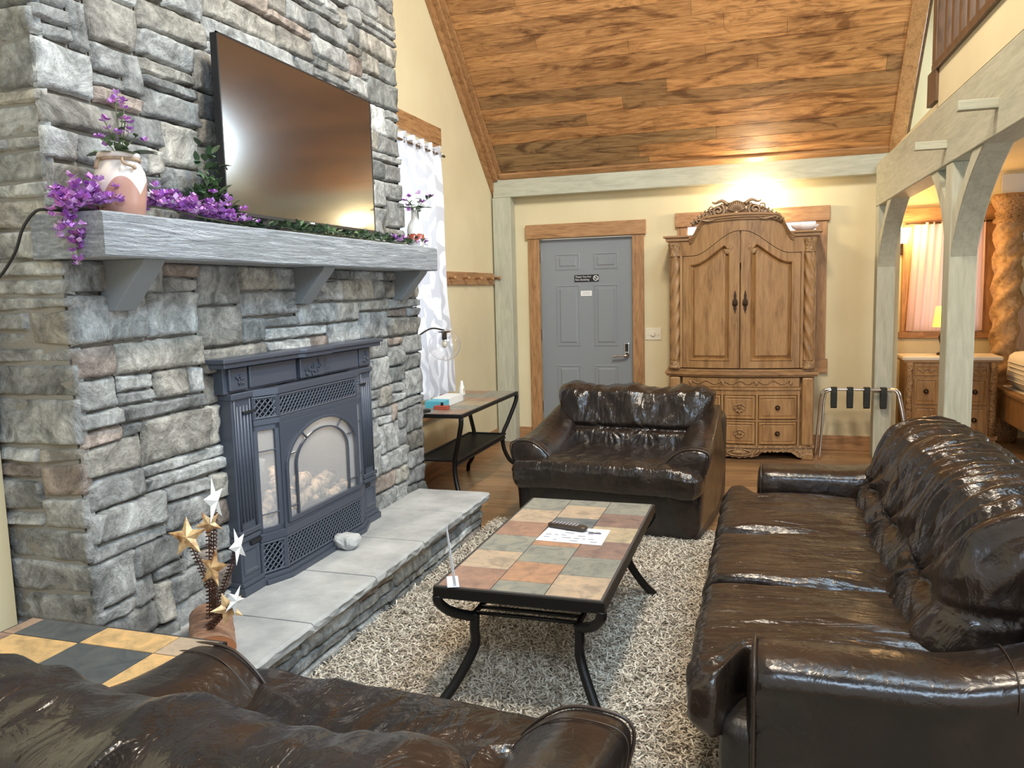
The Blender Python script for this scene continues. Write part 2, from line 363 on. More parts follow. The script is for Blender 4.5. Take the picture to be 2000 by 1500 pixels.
# ================================================================== room shell
FY = 7.7; LX = -2.6; SL = 0.9
def cz(y): return 2.615 + SL * (7.55 - y)
rnd = random.Random(3)
fl = MB()
y = -1.2
while y < 8.7:
    x = -2.75 - rnd.random()
    while x < 4.4:
        L_ = 0.9 + rnd.random() * 1.4; k = 0.75 + rnd.random() * 0.5
        fl.box(x + .001, x + L_ - .001, y + .001, y + .119, -0.03, 0, (k, k * (0.96 + rnd.random() * .06), k * (0.92 + rnd.random() * .1))); x += L_
    y += 0.12
struct(fl, 'floor', M_floor, bevel=0)
struct(bx(-3.2, 4.6, -1.3, 8.9, -0.12, -0.031), 'trim_1', M_mortar)['label'] = 'subfloor under the planks'
# left wall with window opening (y 4.95..6.12, z .66..2.71)
wl = MB(); WY0, WY1, WZ0, WZ1 = 4.95, 6.12, 0.66, 2.71
wl.box(LX - .15, LX, -0.5, WY0, 0, 4.2); wl.box(LX - .15, LX, WY1, FY + .15, 0, 2.6)
wl.box(LX - .15, LX, WY0, WY1, 0, WZ0); wl.box(LX - .15, LX, WY0, WY1, WZ1, 3.9)
wl.prism([(WY1, 2.6), (FY + .15, 2.6), (7.55, 2.62), (WY1, cz(WY1) + .03)], 'x', LX - .15, LX)
wl.prism([(-0.5, 4.2), (WY0, 4.2), (WY0, cz(WY0) + .03), (3.3, cz(3.3)), (-0.5, cz(3.3) - 3.3)], 'x', LX - .15, LX)
wl.prism([(WY0, 3.9), (WY1, 3.9), (WY1, cz(WY1) + .03), (WY0, cz(WY0) + .03)], 'x', LX - .15, LX)
wl.box(LX, -2.49, -0.5, 2.02, 0, 4.2)
struct(wl, 'wall_left', M_wall)
# far wall with door opening x -2.19..-1.215 z..2.03
wf = MB(); DX0, DX1, DZ = -2.165, -1.225, 2.015
wf.box(LX - .15, DX0, FY, FY + .15, 0, 2.9); wf.box(DX1, -0.72, FY, FY + .15, 0, 2.9); wf.box(DX0, DX1, FY, FY + .15, DZ, 2.9)
wf.box(-0.72, 0.40, FY, FY + .15, 2.06, 2.9); wf.box(-0.72, 0.40, FY, FY + .15, 0, .83); wf.box(0.40, 1.09, FY, FY + .15, 0, 2.9)
wf.box(0.95, 4.4, FY, FY + .15, 2.62, 4.9)
struct(wf, 'wall_far', M_wall)
# bedroom shell
struct(bx(1.09, 4.4, 8.62, 8.77, 0, 2.6), 'wall_bedroom_far', M_wall)
struct(bx(1.0, 1.09, FY + .15, 8.62, 0, 2.5), 'wall_bedroom_side', M_wall)
struct(bx(4.3, 4.45, 1.5, 8.7, 0, 4.9), 'wall_right', M_wall)
struct(bx(0.98, 4.35, 2.0, 8.7, 2.50, 2.60), 'ceiling_under_loft', M_wall)
struct(bx(1.08, 4.4, 3.0, 7.85, 4.9, 5.0), 'ceiling_dormer', M_wall)
# sloped plank ceiling
ce = MB(); sl = math.atan(SL); cs, sn = math.cos(sl), math.sin(sl)
def cp(x, s, n): # s up the slope from the eave, n above the plane
    return (x, 7.56 - s * cs + n * sn, cz(7.56) + s * sn + n * cs)
s = 0.0; rnd = random.Random(11)
while s < 6.2:
    x = -2.62 - rnd.random() * 1.2
    while x < 1.08:
        L_ = 1.0 + rnd.random() * 2.0; x0, x1 = max(x, -2.62), min(x + L_, 1.075)
        if x1 > x0 + .01:
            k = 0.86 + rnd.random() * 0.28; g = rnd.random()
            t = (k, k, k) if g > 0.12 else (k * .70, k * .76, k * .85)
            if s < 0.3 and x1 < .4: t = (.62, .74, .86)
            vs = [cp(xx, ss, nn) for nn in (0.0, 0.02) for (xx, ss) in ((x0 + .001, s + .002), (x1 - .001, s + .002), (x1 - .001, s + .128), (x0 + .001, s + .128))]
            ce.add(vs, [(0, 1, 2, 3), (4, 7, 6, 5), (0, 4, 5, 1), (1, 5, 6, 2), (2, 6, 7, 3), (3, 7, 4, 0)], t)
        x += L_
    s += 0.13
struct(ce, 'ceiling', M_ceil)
def slope_board(x0, x1, s0, s1, n0, n1):
    vs = [cp(xx, ss, nn) for nn in (n0, n1) for (xx, ss) in ((x0, s0), (x1, s0), (x1, s1), (x0, s1))]
    return MB().add(vs, [(0, 1, 2, 3), (4, 7, 6, 5), (0, 4, 5, 1), (1, 5, 6, 2), (2, 6, 7, 3), (3, 7, 4, 0)])
struct(slope_board(LX - .1, 1.1, -0.2, 6.3, 0.021, 0.12), 'trim_2', M_darkwood)['label'] = 'roof deck behind the ceiling planks'
# second roof slope behind the ridge
YR = 7.56 - 6.2 * cs; ZR = cz(7.56) + 6.2 * sn
r2 = MB(); r2.add([(LX, YR + .02, ZR), (1.08, YR + .02, ZR), (1.08, -0.6, ZR - 3.2), (LX, -0.6, ZR - 3.2), (LX, YR + .02, ZR + .1), (1.08, YR + .02, ZR + .1), (1.08, -0.6, ZR - 3.1), (LX, -0.6, ZR - 3.1)],
       [(0, 1, 2, 3), (4, 7, 6, 5), (0, 4, 5, 1), (1, 5, 6, 2), (2, 6, 7, 3), (3, 7, 4, 0)])
struct(r2, 'ceiling_rear_slope', M_ceil)
# rake trims against the gable wall: cornice on the ceiling + board on the wall
struct(slope_board(LX, LX + .035, -0.14, 6.2, -0.10, 0.0), 'trim_3', M_trimy, bevel=.004)
struct(slope_board(LX, LX + .085, 0.0, 6.2, -0.045, 0.0), 'trim_4', M_trimy, bevel=.006)
struct(slope_board(LX + .08, LX + .13, 0.0, 6.2, -0.018, 0.0), 'trim_5', M_trimy, bevel=.004)
struct(slope_board(0.955, 1.07, 0.0, 6.2, -0.028, 0.0), 'trim_6', M_trimy, bevel=.004)
struct(slope_board(LX + .1, 0.955, -0.005, 0.06, -0.025, 0.0), 'trim_7', M_trim, bevel=.006)
# timber frame: eave beam, corner post, loft girt and posts
def timber(mb, name, m, label, group=None, parent=None):
    o = mb.build(name, m, parent, bevel=.006, seg=2)
    if parent is None: tagp(o, label, 'beam' if 'beam' in name or 'girt' in name else 'post', group)
    return o
timber(bx(-2.575, 1.06, 7.55, 7.70, 2.42, 2.625), 'eave_beam', M_timx, 'pale greywashed beam running across the far wall above the door and armoire')
timber(bx(-2.585, -2.40, 7.55, 7.70, 0.0, 2.42), 'corner_post', M_timz, 'pale greywashed post in the far left corner beside the grey door')
A = math.atan(.029)
def LF(v): # loft frame, turned slightly off the wall
    dx, dy = v[0] - .86, v[1] - 7.5
    return (.86 + dx * math.cos(A) - dy * math.sin(A), 7.5 + dx * math.sin(A) + dy * math.cos(A), v[2])
g = thing('loft_girt', (0.95, 5.0, 2.14), 'long pale timber girt with two square pegs carrying the loft at upper right', 'beam')
bx(.86, 1.01, 1.4, 7.5, 2.14, 2.497).xform(LF).build('beam', M_timy, g, bevel=.006)
for (yy, zz) in ((4.13, 2.275), (5.06, 2.25)):
    bx(.70, .862, yy - .022, yy + .022, zz - .022, zz + .022).xform(LF).build('peg', M_timx, g, bevel=.003)
def brace(x0, x1, yc, sgn, zf, zt, reach):
    """curved knee brace from the post face up to the girt"""
    n = 14; out = []; inn = []
    for i in range(n + 1):
        t = i / n; a = t * PI / 2
        yo = reach * (1 - math.cos(a)) * .55 + reach * t * .45
        zo = (zt - zf) * (math.sin(a) * .35 + t * .65)
        inn.append((yc + sgn * yo, zf + zo))
    w = 0.13
    for i, (yy, zz) in enumerate(inn):
        out.append((yy, zz))
    poly = [(yc, zf)] + out[1:] + [(yc + sgn * max(reach - .19, .02), zt), (yc, zf + .23)]
    return MB().prism(poly, 'x', x0, x1)
def loft_post(name, yc, label, br):
    p = thing(name, (.94, yc + .07, 0), label, 'post', 'posts carrying the loft girt')
    bx(.865, 1.005, yc, yc + .145, 0, 2.14).xform(LF).build('shaft', M_timz, p, bevel=.006)
    for sg in br:
        if sg < 0: b = brace(.87, 1.00, yc, -1, 1.63, 2.14, .56)
        else: b = brace(.87, 1.00, yc + .145, 1, 1.70, 2.14, .42)
        b.xform(LF).build('knee_brace', M_timz, p, bevel=.004)
loft_post('timber_post', 4.92, 'nearer pale timber post with two curved braces, behind the brown leather sofa', (-1, 1))
loft_post('timber_post', 7.36, 'farther pale timber post against the far wall, behind the luggage rack', (-1,))
# loft fascia and railing
struct(bx(.862, .96, 1.4, 5.30, 2.50, 2.715).xform(LF), 'trim_8', M_wall)
struct(bx(.845, .875, 5.30, 5.52, 2.54, 2.73).xform(LF), 'trim_9', M_darkwood)
rl = thing('loft_railing', (.95, 4.0, 2.715), 'dark stained wooden loft railing with square balusters at the upper right', 'railing')
bx(.84, .93, 1.4, 5.40, 2.715, 2.76).xform(LF).build('bottom_rail', M_darkwood, rl, bevel=.004)
bx(.84, .93, 1.4, 5.40, 3.60, 3.66).xform(LF).build('top_rail', M_darkwood, rl, bevel=.004)
bx(.84, .93, 5.30, 5.39, 2.76, 3.75).xform(LF).build('newel_post', M_darkwood, rl, bevel=.004)
k = 0
while 5.14 - .16 * k > 1.5:
    yy = 5.14 - .16 * k; bx(.860, .910, yy, yy + .055, 2.76, 3.60).xform(LF).build('baluster', M_darkwood, rl); k += 1
# door
d = MB().box(-2.155, -1.235, 7.735, 7.775, 0.01, 2.005)
door = struct(d, 'door_1', M_doorm, bevel=.003)
def dpanel(x0, x1, z0, z1):
    yf = 7.735
    def fr(a, yy): return [(x0 + a, yy, z0 + a), (x1 - a, yy, z0 + a), (x1 - a, yy, z1 - a), (x0 + a, yy, z1 - a)]
    r = MB().ring_loft([fr(-.004, yf + .004), fr(-.004, yf - .003), fr(.008, yf - .006), fr(.014, yf + .001), fr(.026, yf + .002), fr(.042, yf - .007)], cap=True)
    r.build('door_panel', M_doorm, door, bevel=0)
for (x0, x1) in ((-1.998, -1.762), (-1.620, -1.384)):
    dpanel(x0, x1, 1.705, 1.858); dpanel(x0, x1, 0.955, 1.553); dpanel(x0, x1, 0.19, 0.762)
for (x0, x1, z0, z1) in ((-2.265, -2.155, 0, 2.02), (-1.235, -1.125, 0, 2.02)):
    struct(bx(x0, x1, 7.672, 7.71, z0, z1), 'door_frame', M_trimz, door, bevel=.004)
struct(bx(-2.285, -1.105, 7.655, 7.71, 2.015, 2.15), 'door_header', M_trim, door, bevel=.004)
lk = MB(); lk.box(-1.325, -1.275, 7.705, 7.735, 0.85, 0.985)
lk.build('lock_plate', M_chrome, door, bevel=.01); bx(-1.315, -1.285, 7.700, 7.706, 0.90, 0.975).build('keypad', M_blackp, door, bevel=.003)
MB().tube(bez([(-1.295, 7.70, .865), (-1.295, 7.675, .865), (-1.33, 7.668, .862), (-1.40, 7.668, .858), (-1.425, 7.672, .85)], 6), .011).lathe([(.02, 0), (.022, .01), (.012, .03)], (-1.295, 7.705, .865), 16, 'y').build('lever_handle', M_chrome, door, smooth=True)
for zz in (0.30, 1.02, 1.80): bx(-2.162, -2.150, 7.722, 7.737, zz, zz + .1).build('hinge', M_chrome, door)
# door sign and plaque
sg = thing('door_sign', (-1.693, 7.733, 1.585), 'small black sign with white lettering and a no smoking symbol on the grey door', 'sign')
bx(-1.814, -1.572, 7.7265, 7.7335, 1.583, 1.651).build('sign_plate', M_blackp, sg, bevel=.003)
def face_y(x, z): return Matrix.Translation((x - sg.location.x, 7.726 - sg.location.y, z - sg.location.z)) @ Matrix.Rotation(PI / 2, 4, 'X')
text_mesh('lettering', 'Thank You For', M_white, sg, .026, face_y(-1.805, 1.624)); text_mesh('lettering', 'Not Smoking', M_white, sg, .026, face_y(-1.805, 1.596))
ic = MB(); ic.ring_loft([[(-1.600 + r * math.cos(a * PI / 12), yy, 1.617 + r * math.sin(a * PI / 12)) for a in range(24)] for r, yy in ((.026, 7.727), (.026, 7.725), (.019, 7.725), (.019, 7.727))], cap=False)
q = [( -.018, .014), (-.014, .018), (.018, -.014), (.014, -.018)]
ic.prism([(-1.600 + a, 1.617 + b) for a, b in q], 'y', 7.725, 7.727); ic.box(-1.613, -1.590, 7.725, 7.727, 1.614, 1.619)
ic.build('no_smoking_symbol', M_white, sg)
pq = thing('door_plaque', (-1.697, 7.733, 1.444), 'little white plaque on the grey door below the black sign', 'plaque')
bx(-1.753, -1.641, 7.729, 7.7335, 1.444, 1.496).build('plate', M_white, pq, bevel=.002)
for zz in (1.478, 1.462): bx(-1.735, -1.66, 7.728, 7.7292, zz, zz + .005).build('lettering', M_inkg, pq)
# switch
sw = thing('light_switch', (-1.042, 7.698, 1.01), 'cream light switch plate with round dimmer beside the grey door', 'switch')
bx(-1.118, -.966, 7.690, 7.699, 1.012, 1.127).build('plate', M_cream, sw, bevel=.003)
MB().lathe([(.02, -.022), (.022, -.008), (.022, 0)], (-1.042, 7.692, 1.07), 18, 'y').build('dimmer_knob', M_cream, sw, smooth=False)
for xx in (-1.09, -.994): bx(xx - .006, xx + .006, 7.682, 7.691, 1.058, 1.082).build('toggle', M_cream, sw)
# far window behind the armoire
w2 = MB().box(-0.72, 0.40, 7.74, 7.75, .83, 2.06); w2o = struct(w2, 'window_2', M_pane)
bsdf(M_pane).inputs['Emission Strength'].default_value = 0.8
for a in ((-.81, -.72, 7.67, 7.71, .83, 2.06), (.40, .495, 7.67, 7.71, .83, 2.06)): struct(bx(*a), 'window_casing', M_trimz, w2o, bevel=.004)
struct(bx(-.83, .515, 7.65, 7.71, 2.06, 2.19), 'window_header', M_trim, w2o, bevel=.004); struct(bx(-.83, .515, 7.65, 7.71, .71, .835), 'window_sill', M_trim, w2o, bevel=.004)
struct(bx(-.17, -.13, 7.715, 7.74, .83, 2.06), 'window_mullion', M_trimz, w2o)
# left window
w1 = struct(bx(LX - .10, LX - .092, WY0, WY1, WZ0, WZ1), 'window_1', M_glass)
struct(bx(LX - .005, LX + .03, 4.80, 6.265, WZ1, 2.848), 'window_header', M_trimy, w1, bevel=.004)
struct(bx(LX - .005, LX + .022, 6.10, 6.21, .60, WZ1), 'window_casing', M_trimz, w1, bevel=.003); struct(bx(LX - .005, LX + .022, 4.85, 4.96, .60, WZ1), 'window_casing', M_trimz, w1, bevel=.003)
struct(bx(LX - .005, LX + .03, 4.80, 6.25, .50, .61), 'window_sill', M_trimy, w1, bevel=.004)
for yy in (5.52,): struct(bx(LX - .11, LX - .08, yy, yy + .04, WZ0, WZ1), 'window_mullion', M_white, w1)
struct(bx(LX - .11, LX - .08, WY0, WY1, 1.66, 1.70), 'window_mullion', M_white, w1)
# baseboards
def bb(name, *a): struct(bx(*a), name, M_trim, bevel=.004)
bb('baseboard_far', -2.40, -2.27, 7.682, 7.70, 0, .135); bb('baseboard_far_right', -1.12, .90, 7.682, 7.70, 0, .135)
struct(bx(LX, LX + .018, 4.8, 7.55, 0, .135), 'baseboard_left', M_trimy, bevel=.004)

# ================================================================== stone fireplace
FX = -2.15; UX = -2.21   # face of the lower and the upper chimney
fire = thing('stone_fireplace', (-2.35, 3.37, 0), 'tall grey stacked stone chimney with raised hearth on the left wall', 'fireplace')
core = MB().box(LX - .02, FX - .035, 2.05, 2.80, 0, 1.64).box(LX - .02, FX - .035, 3.90, 4.74, 0, 1.64).box(LX - .02, FX - .035, 2.80, 3.90, 0, .30).box(LX - .02, FX - .035, 2.80, 3.90, 1.10, 1.64).box(LX - .02, UX - .03, 2.07, 4.66, 1.64, 5.4)
core.build('mortar_core', M_mortar, fire)
def stone_patch(mb, W_, H, cw, ch, P, seed, excl=None, lo=2, hi=5, hmax=3):
    """fill a WxH rectangle with irregular ledgestones; P(u,v,d) -> world"""
    r = random.Random(seed); nx, ny = int(round(W_ / cw)), int(round(H / ch)); cw, ch = W_ / nx, H / ny
    occ = [[False] * nx for _ in range(ny)]
    def jx(i, j): return 0 if i in (0, nx) else .22 * cw * noise.noise(Vector((i * 3.1, j * 1.7, seed)))
    def jy(i, j): return 0 if j in (0, ny) else .34 * ch * noise.noise(Vector((i * .9, j * 2.3, seed + 9.)))
    for j in range(ny):
        for i in range(nx):
            if occ[j][i]: continue
            h = r.choice([1, 1, 2, 2, 2, 3][:3 + hmax]) if hmax > 1 else r.choice([1, 1, 2]); w = r.randint(lo, hi)
            if h == 3: w = r.randint(3, 4)
            if h == 1: w = r.randint(lo, hi + 1)
            h = min(h, ny - j); w = min(w, nx - i)
            for ii in range(i, i + w):
                if occ[j][ii]: w = ii - i; break
            while h > 1 and any(occ[j + h - 1][ii] for ii in range(i, i + w)): h -= 1
            if nx - (i + w) == 1 and not occ[j][i + w]: w += 1
            for jj in range(j, j + h):
                for ii in range(i, i + w): occ[jj][ii] = True
            u0, u1, v0, v1 = i * cw, (i + w) * cw, j * ch, (j + h) * ch
            if excl and u0 > excl[0] and u1 < excl[1] and v1 < excl[3] and v0 >= excl[2]: continue
            gap = .0015 + r.random() * .0025
            c = [(u0 + jx(i, j) + gap, v0 + jy(i, j) + gap), (u1 + jx(i + w, j) - gap, v0 + jy(i + w, j) + gap), (u1 + jx(i + w, j + h) - gap, v1 + jy(i + w, j + h) - gap), (u0 + jx(i, j + h) + gap, v1 + jy(i, j + h) - gap)]
            prot = r.random() * .015; tilt = (r.random() - .5) * .02; tilt2 = (r.random() - .5) * .022
            g = r.random(); base = .27 + .22 * r.random()
            if g < .60: t = (base * .98, base * .99, base * .97)
            elif g < .82: t = (base * 1.04, base * .98, base * .87)
            elif g < .90: t = (base * .92, base * .76, base * .66)
            elif g < .95: t = (base * 1.4, base * 1.42, base * 1.4)
            else: t = (base * .55, base * .57, base * .55)
            n1 = max(4, min(16, int((u1 - u0) / .022))); n2 = max(4, min(10, int((v1 - v0) / .02)))
            sx = r.random() * 50; vs = []; e = .008
            us = [0, e / (u1 - u0)] + [k / n1 for k in range(1, n1)] + [1 - e / (u1 - u0), 1]; vv = [0, e / (v1 - v0)] + [k / n2 for k in range(1, n2)] + [1 - e / (v1 - v0), 1]
            for b in vv:
                for a in us:
                    U = (c[0][0] * (1 - a) + c[1][0] * a) * (1 - b) + (c[3][0] * (1 - a) + c[2][0] * a) * b
                    V = (c[0][1] * (1 - a) + c[1][1] * a) * (1 - b) + (c[3][1] * (1 - a) + c[2][1] * a) * b
                    edge = min(min(a, 1 - a) * (u1 - u0), min(b, 1 - b) * (v1 - v0)) / e
                    nn = noise.fractal(Vector((U * 11 + sx, V * 16, sx)), 1.0, 2.2, 4)
                    wob = .006 * noise.noise(Vector((U * 30 + sx, V * 30, 3))) * (1 - min(edge, 1))
                    D = prot + tilt * (a - .5) * 2 + tilt2 * (b - .5) + nn * .013
                    D = -.022 if edge < .01 else D - .003
                    if edge < .01: U, V = U, V
                    vs.append(P(U + wob, V + wob, D))
            NU = len(us); fs = [(q * NU + p, q * NU + p + 1, (q + 1) * NU + p + 1, (q + 1) * NU + p) for q in range(len(vv) - 1) for p in range(NU - 1)]
            mb.add(vs, fs, t)
st = MB()
stone_patch(st, 2.72, 1.645, .088, .056, lambda u, v, d: (FX + d, 2.045 + u, v), 5, excl=(.68, 1.94, .2, 1.16))
st.build('lower_facing', M_stone, fire, smooth=True, fixn=False)
st = MB(); stone_patch(st, 2.64, 2.60, .076, .054, lambda u, v, d: (UX + d, 2.05 + u, 1.645 + v), 21, hi=5)
st.build('upper_facing', M_stone, fire, smooth=True, fixn=False)
st = MB(); stone_patch(st, .38, 1.645, .085, .056, lambda u, v, d: (LX + .07 + u, 2.045 - d, v), 33, lo=2, hi=4)
stone_patch(st, .32, 2.60, .08, .050, lambda u, v, d: (LX + .07 + u, 2.06 - d, 1.645 + v), 34, lo=2, hi=4)
st.build('near_side_facing', M_stone, fire, smooth=True, fixn=False)
st = MB(); stone_patch(st, .45, 1.645, .085, .056, lambda u, v, d: (FX - u, 4.755 + d, v), 35, lo=2, hi=4)
stone_patch(st, .39, 2.60, .08, .050, lambda u, v, d: (UX - u, 4.68 + d, 1.645 + v), 36, lo=2, hi=4)
st.build('far_side_facing', M_stone, fire, smooth=True, fixn=False)
# hearth
bx(FX - .01, -1.725, 2.04, 4.60, 0, .195).build('hearth_core', M_mortar, fire)
st = MB(); stone_patch(st, 2.58, .198, .088, .05, lambda u, v, d: (-1.705 + d * .7, 2.03 + u, v), 41, hi=5, hmax=0, lo=2)
stone_patch(st, .44, .198, .088, .05, lambda u, v, d: (-1.705 - u, 4.61 + d * .7, v), 42, hi=4, hmax=0)
stone_patch(st, .44, .198, .088, .05, lambda u, v, d: (-1.705 - u, 2.03 - d * .7, v), 43, hi=4, hmax=0)
st.build('hearth_facing', M_stone, fire, smooth=True, fixn=False)
ys = [2.01, 2.575, 3.10, 3.62, 4.165, 4.645]
for i in range(5):
    y0, y1 = ys[i] + .004, ys[i + 1] - .004; xf = -1.655; vs = []; n1, n2 = 14, 16
    for side in (0, 1):
        pass
    prof = []  # closed cross-section rings along y
    rings = []
    for q in range(n2 + 1):
        yy = y0 + (y1 - y0) * q / n2
        def je(z, k): return .008 * noise.noise(Vector((yy * 14, z * 30, k)))
        ring = [(FX - .01, yy, .197), (FX - .01, yy, .25)]
        for p in range(1, 9): ring.append((FX + (xf - FX - .02) * p / 9, yy, .25 + .0015 * noise.noise(Vector((p * .5, yy * 7, i * 5)))))
        ring += [(xf - .012 + je(.25, i), yy, .249), (xf + je(.24, i + 4) * 1.5, yy, .240), (xf - .003 + je(.22, i + 8) * 2, yy, .222), (xf - .008 + je(.2, i + 12) * 1.5, yy, .205), (xf - .02, yy, .197)]
        rings.append(ring)
    MB().ring_loft(rings).build('hearth_slab', M_slab, fire, bevel=.002)
# mantel beam with corbels
mt = thing('mantel_shelf', (-2.08, 3.3, 1.64), 'thick rough-sawn grey mantel beam on three angled brackets below the television', 'mantel shelf')
rings = []
for q in range(61):
    yy = 1.99 + (4.60 - 1.99) * q / 60
    j = lambda a, k: a + .0022 * noise.noise(Vector((yy * 9, k, 2)))
    rings.append([(UX - .02, yy, 1.642), (UX - .02, yy, 1.782)] + [(j(-1.952, 1), yy, j(1.782, 9)), (j(-1.944, 2), yy, 1.776)] + [(j(-1.942, 3 + p), yy, 1.776 - .128 * p / 6) for p in range(1, 6)] + [(j(-1.944, 20), yy, 1.648), (j(-1.95, 21), yy, 1.642)])
MB().ring_loft(rings).build('beam', M_mantel, mt)
for yc in (2.235, 3.375, 4.47):
    MB().prism([(-2.17, 1.642), (-1.975, 1.642), (-1.982, 1.625), (-2.115, 1.470), (-2.17, 1.470)], 'y', yc - .05, yc + .05).build('bracket', M_corbel, mt, bevel=.003)

# ------------------------------------------------------------------ cast-iron gas fireplace
gf = thing('gas_fireplace', (-2.1, 3.35, .25), 'dark blue-black cast iron gas fireplace with arched glass door and lattice grilles', 'fireplace insert')
GB = -2.185; GF = -2.10; YN, YM = 2.745, 3.965
b = MB()   # breakfront mantel plate
b.prism([(2.66, GB), (2.66, -2.055), (3.21, -2.055), (3.235, -2.035), (3.475, -2.035), (3.50, -2.055), (4.05, -2.055), (4.05, GB)], 'z', 1.243, 1.262).xform(lambda v: (v.y, v.x, v.z))
b2 = MB().prism([(2.675, GB), (2.675, -2.066), (3.205, -2.066), (3.235, -2.045), (3.475, -2.045), (3.505, -2.066), (4.035, -2.066), (4.035, GB)], 'z', 1.222, 1.244).xform(lambda v: (v.y, v.x, v.z))
b.add(b2.v, b2.f); b.build('mantel_plate', M_iron, gf, bevel=.004)
fz = MB().box(GB, -2.112, 2.72, 3.99, 1.112, 1.223)
fz.build('frieze', M_iron, gf, bevel=.002)
def leafy(mb, c, r, seed):
    rr = random.Random(seed)
    for k in range(5):
        a = rr.random() * 6.28; d = rr.random() * r * .5; L2 = r * (.5 + rr.random() * .5); w = L2 * .35
        cy, cz_ = c[1] + math.cos(a) * d, c[2] + math.sin(a) * d * 1.3; b_ = a + rr.random()
        pts = [(cy + math.cos(b_) * L2 * t + math.cos(b_ + PI / 2) * w * s_, cz_ + math.sin(b_) * L2 * t + math.sin(b_ + PI / 2) * w * s_) for t, s_ in ((-.5, 0), (-.2, .45), (0, .2), (.2, .45), (.5, 0), (.2, -.45), (0, -.2), (-.2, -.45))]
        mb.prism(pts, 'x', c[0] - .002, c[0] + .005)
for (y0, y1, hol) in ((2.745, 2.865, 1), (2.88, 3.235, 0), (3.25, 3.46, 2), (3.475, 3.83, 0), (3.845, 3.965, 1)):
    xf = -2.098 if hol != 2 else -2.085
    bx(-2.113, xf, y0, y1, 1.122, 1.216).build('frieze_block', M_iron, gf, bevel=.004)
    if hol:
        h = MB(); leafy(h, (xf + .001, (y0 + y1) / 2, 1.169), .05, int(y0 * 100));
        if hol == 2: leafy(h, (xf + .001, (y0 + y1) / 2 - .05, 1.165), .045, 5); leafy(h, (xf + .001, (y0 + y1) / 2 + .05, 1.165), .045, 8)
        h.build('holly_relief', M_iron, gf, bevel=.001)
for (y0, y1) in ((YN, YN + .135), (YM - .135, YM)):
    p = MB().box(GB, GF, y0, y1, .252, 1.112).build('pilaster', M_iron, gf, bevel=.002)
    for (z0, z1, e) in ((1.085, 1.112, .010), (.505, .528, .012), (.478, .500, .008), (.252, .285, .022), (.285, .305, .012)): bx(GB, GF + e, y0 - e * .6, y1 + e * .6, z0, z1).build('moulding', M_iron, p, bevel=.004)
    q = MB(); ym = (y0 + y1) / 2
    q.box(GF - .002, GF + .006, y0 + .012, y0 + .020, .53, 1.08).box(GF - .002, GF + .006, y1 - .020, y1 - .012, .53, 1.08)
    for k in range(4): q.tube([(GF, ym - .033 + .022 * k, .56), (GF, ym - .033 + .022 * k, 1.055)], .0065, 8)
    q.build('flutes', M_iron, p, smooth=True)
    MB().ring_loft([[(GF + d, y0 + a, .32 + a), (GF + d, y1 - a, .32 + a), (GF + d, y1 - a, .465 - a), (GF + d, y0 + a, .465 - a)] for d, a in ((0, .012), (.006, .016), (.006, .026), (.001, .032))]).build('base_panel', M_iron, p)
# bay: plan points of the bowed insert
BP = [(2.88, -2.10), (3.00, -2.052), (3.70, -2.052), (3.83, -2.10)]
def bay(mb, z0, z1, off=0.0, t=.02, seg=(0, 1, 2)):
    for i in seg:
        (y0, x0), (y1, x1) = BP[i], BP[i + 1]
        mb.add([(x0 + off, y0, z0), (x1 + off, y1, z0), (x1 + off, y1, z1), (x0 + off, y0, z1), (x0 + off - t, y0, z0), (x1 + off - t, y1, z0), (x1 + off - t, y1, z1), (x0 + off - t, y0, z1)], [(0, 1, 2, 3), (7, 6, 5, 4), (0, 4, 5, 1), (3, 2, 6, 7), (0, 3, 7, 4), (1, 5, 6, 2)])
    return mb
def panelP(i, a, z, d=0):  # point on bay panel i
    (y0, x0), (y1, x1) = BP[i], BP[i + 1]; t = Vector((x1 - x0, y1 - y0)).normalized(); nrm = Vector((t.y, -t.x))
    return (x0 + t.x * a + nrm.x * d, y0 + t.y * a + nrm.y * d, z)
def plen(i): return math.hypot(BP[i + 1][0] - BP[i][0], BP[i + 1][1] - BP[i][1])
f = MB(); bay(f, .955, .980, .006, .03); bay(f, 1.082, 1.112, .008, .05); bay(f, .44, .475, .008, .03); bay(f, .252, .272, .03, .06); bay(f, .272, .292, .016, .05)
for i in (0, 2):
    L0 = plen(i)
    for a0, a1 in ((0, .022), (L0 - .022, L0)):
        f.add([panelP(i, a, z, d) for d in (0, -.02) for a, z in ((a0, .292), (a1, .292), (a1, 1.09), (a0, 1.09))], [(0, 1, 2, 3), (7, 6, 5, 4), (0, 4, 5, 1), (1, 5, 6, 2), (2, 6, 7, 3), (3, 7, 4, 0)])
    for z0, z1 in ((.475, .50), (.93, .955)):
        f.add([panelP(i, a, z, d) for d in (0, -.02) for a, z in ((.0, z0), (L0, z0), (L0, z1), (0, z1))], [(0, 1, 2, 3), (7, 6, 5, 4), (0, 4, 5, 1), (1, 5, 6, 2), (2, 6, 7, 3), (3, 7, 4, 0)])
f.build('bay_frame', M_iron, gf, bevel=.002)
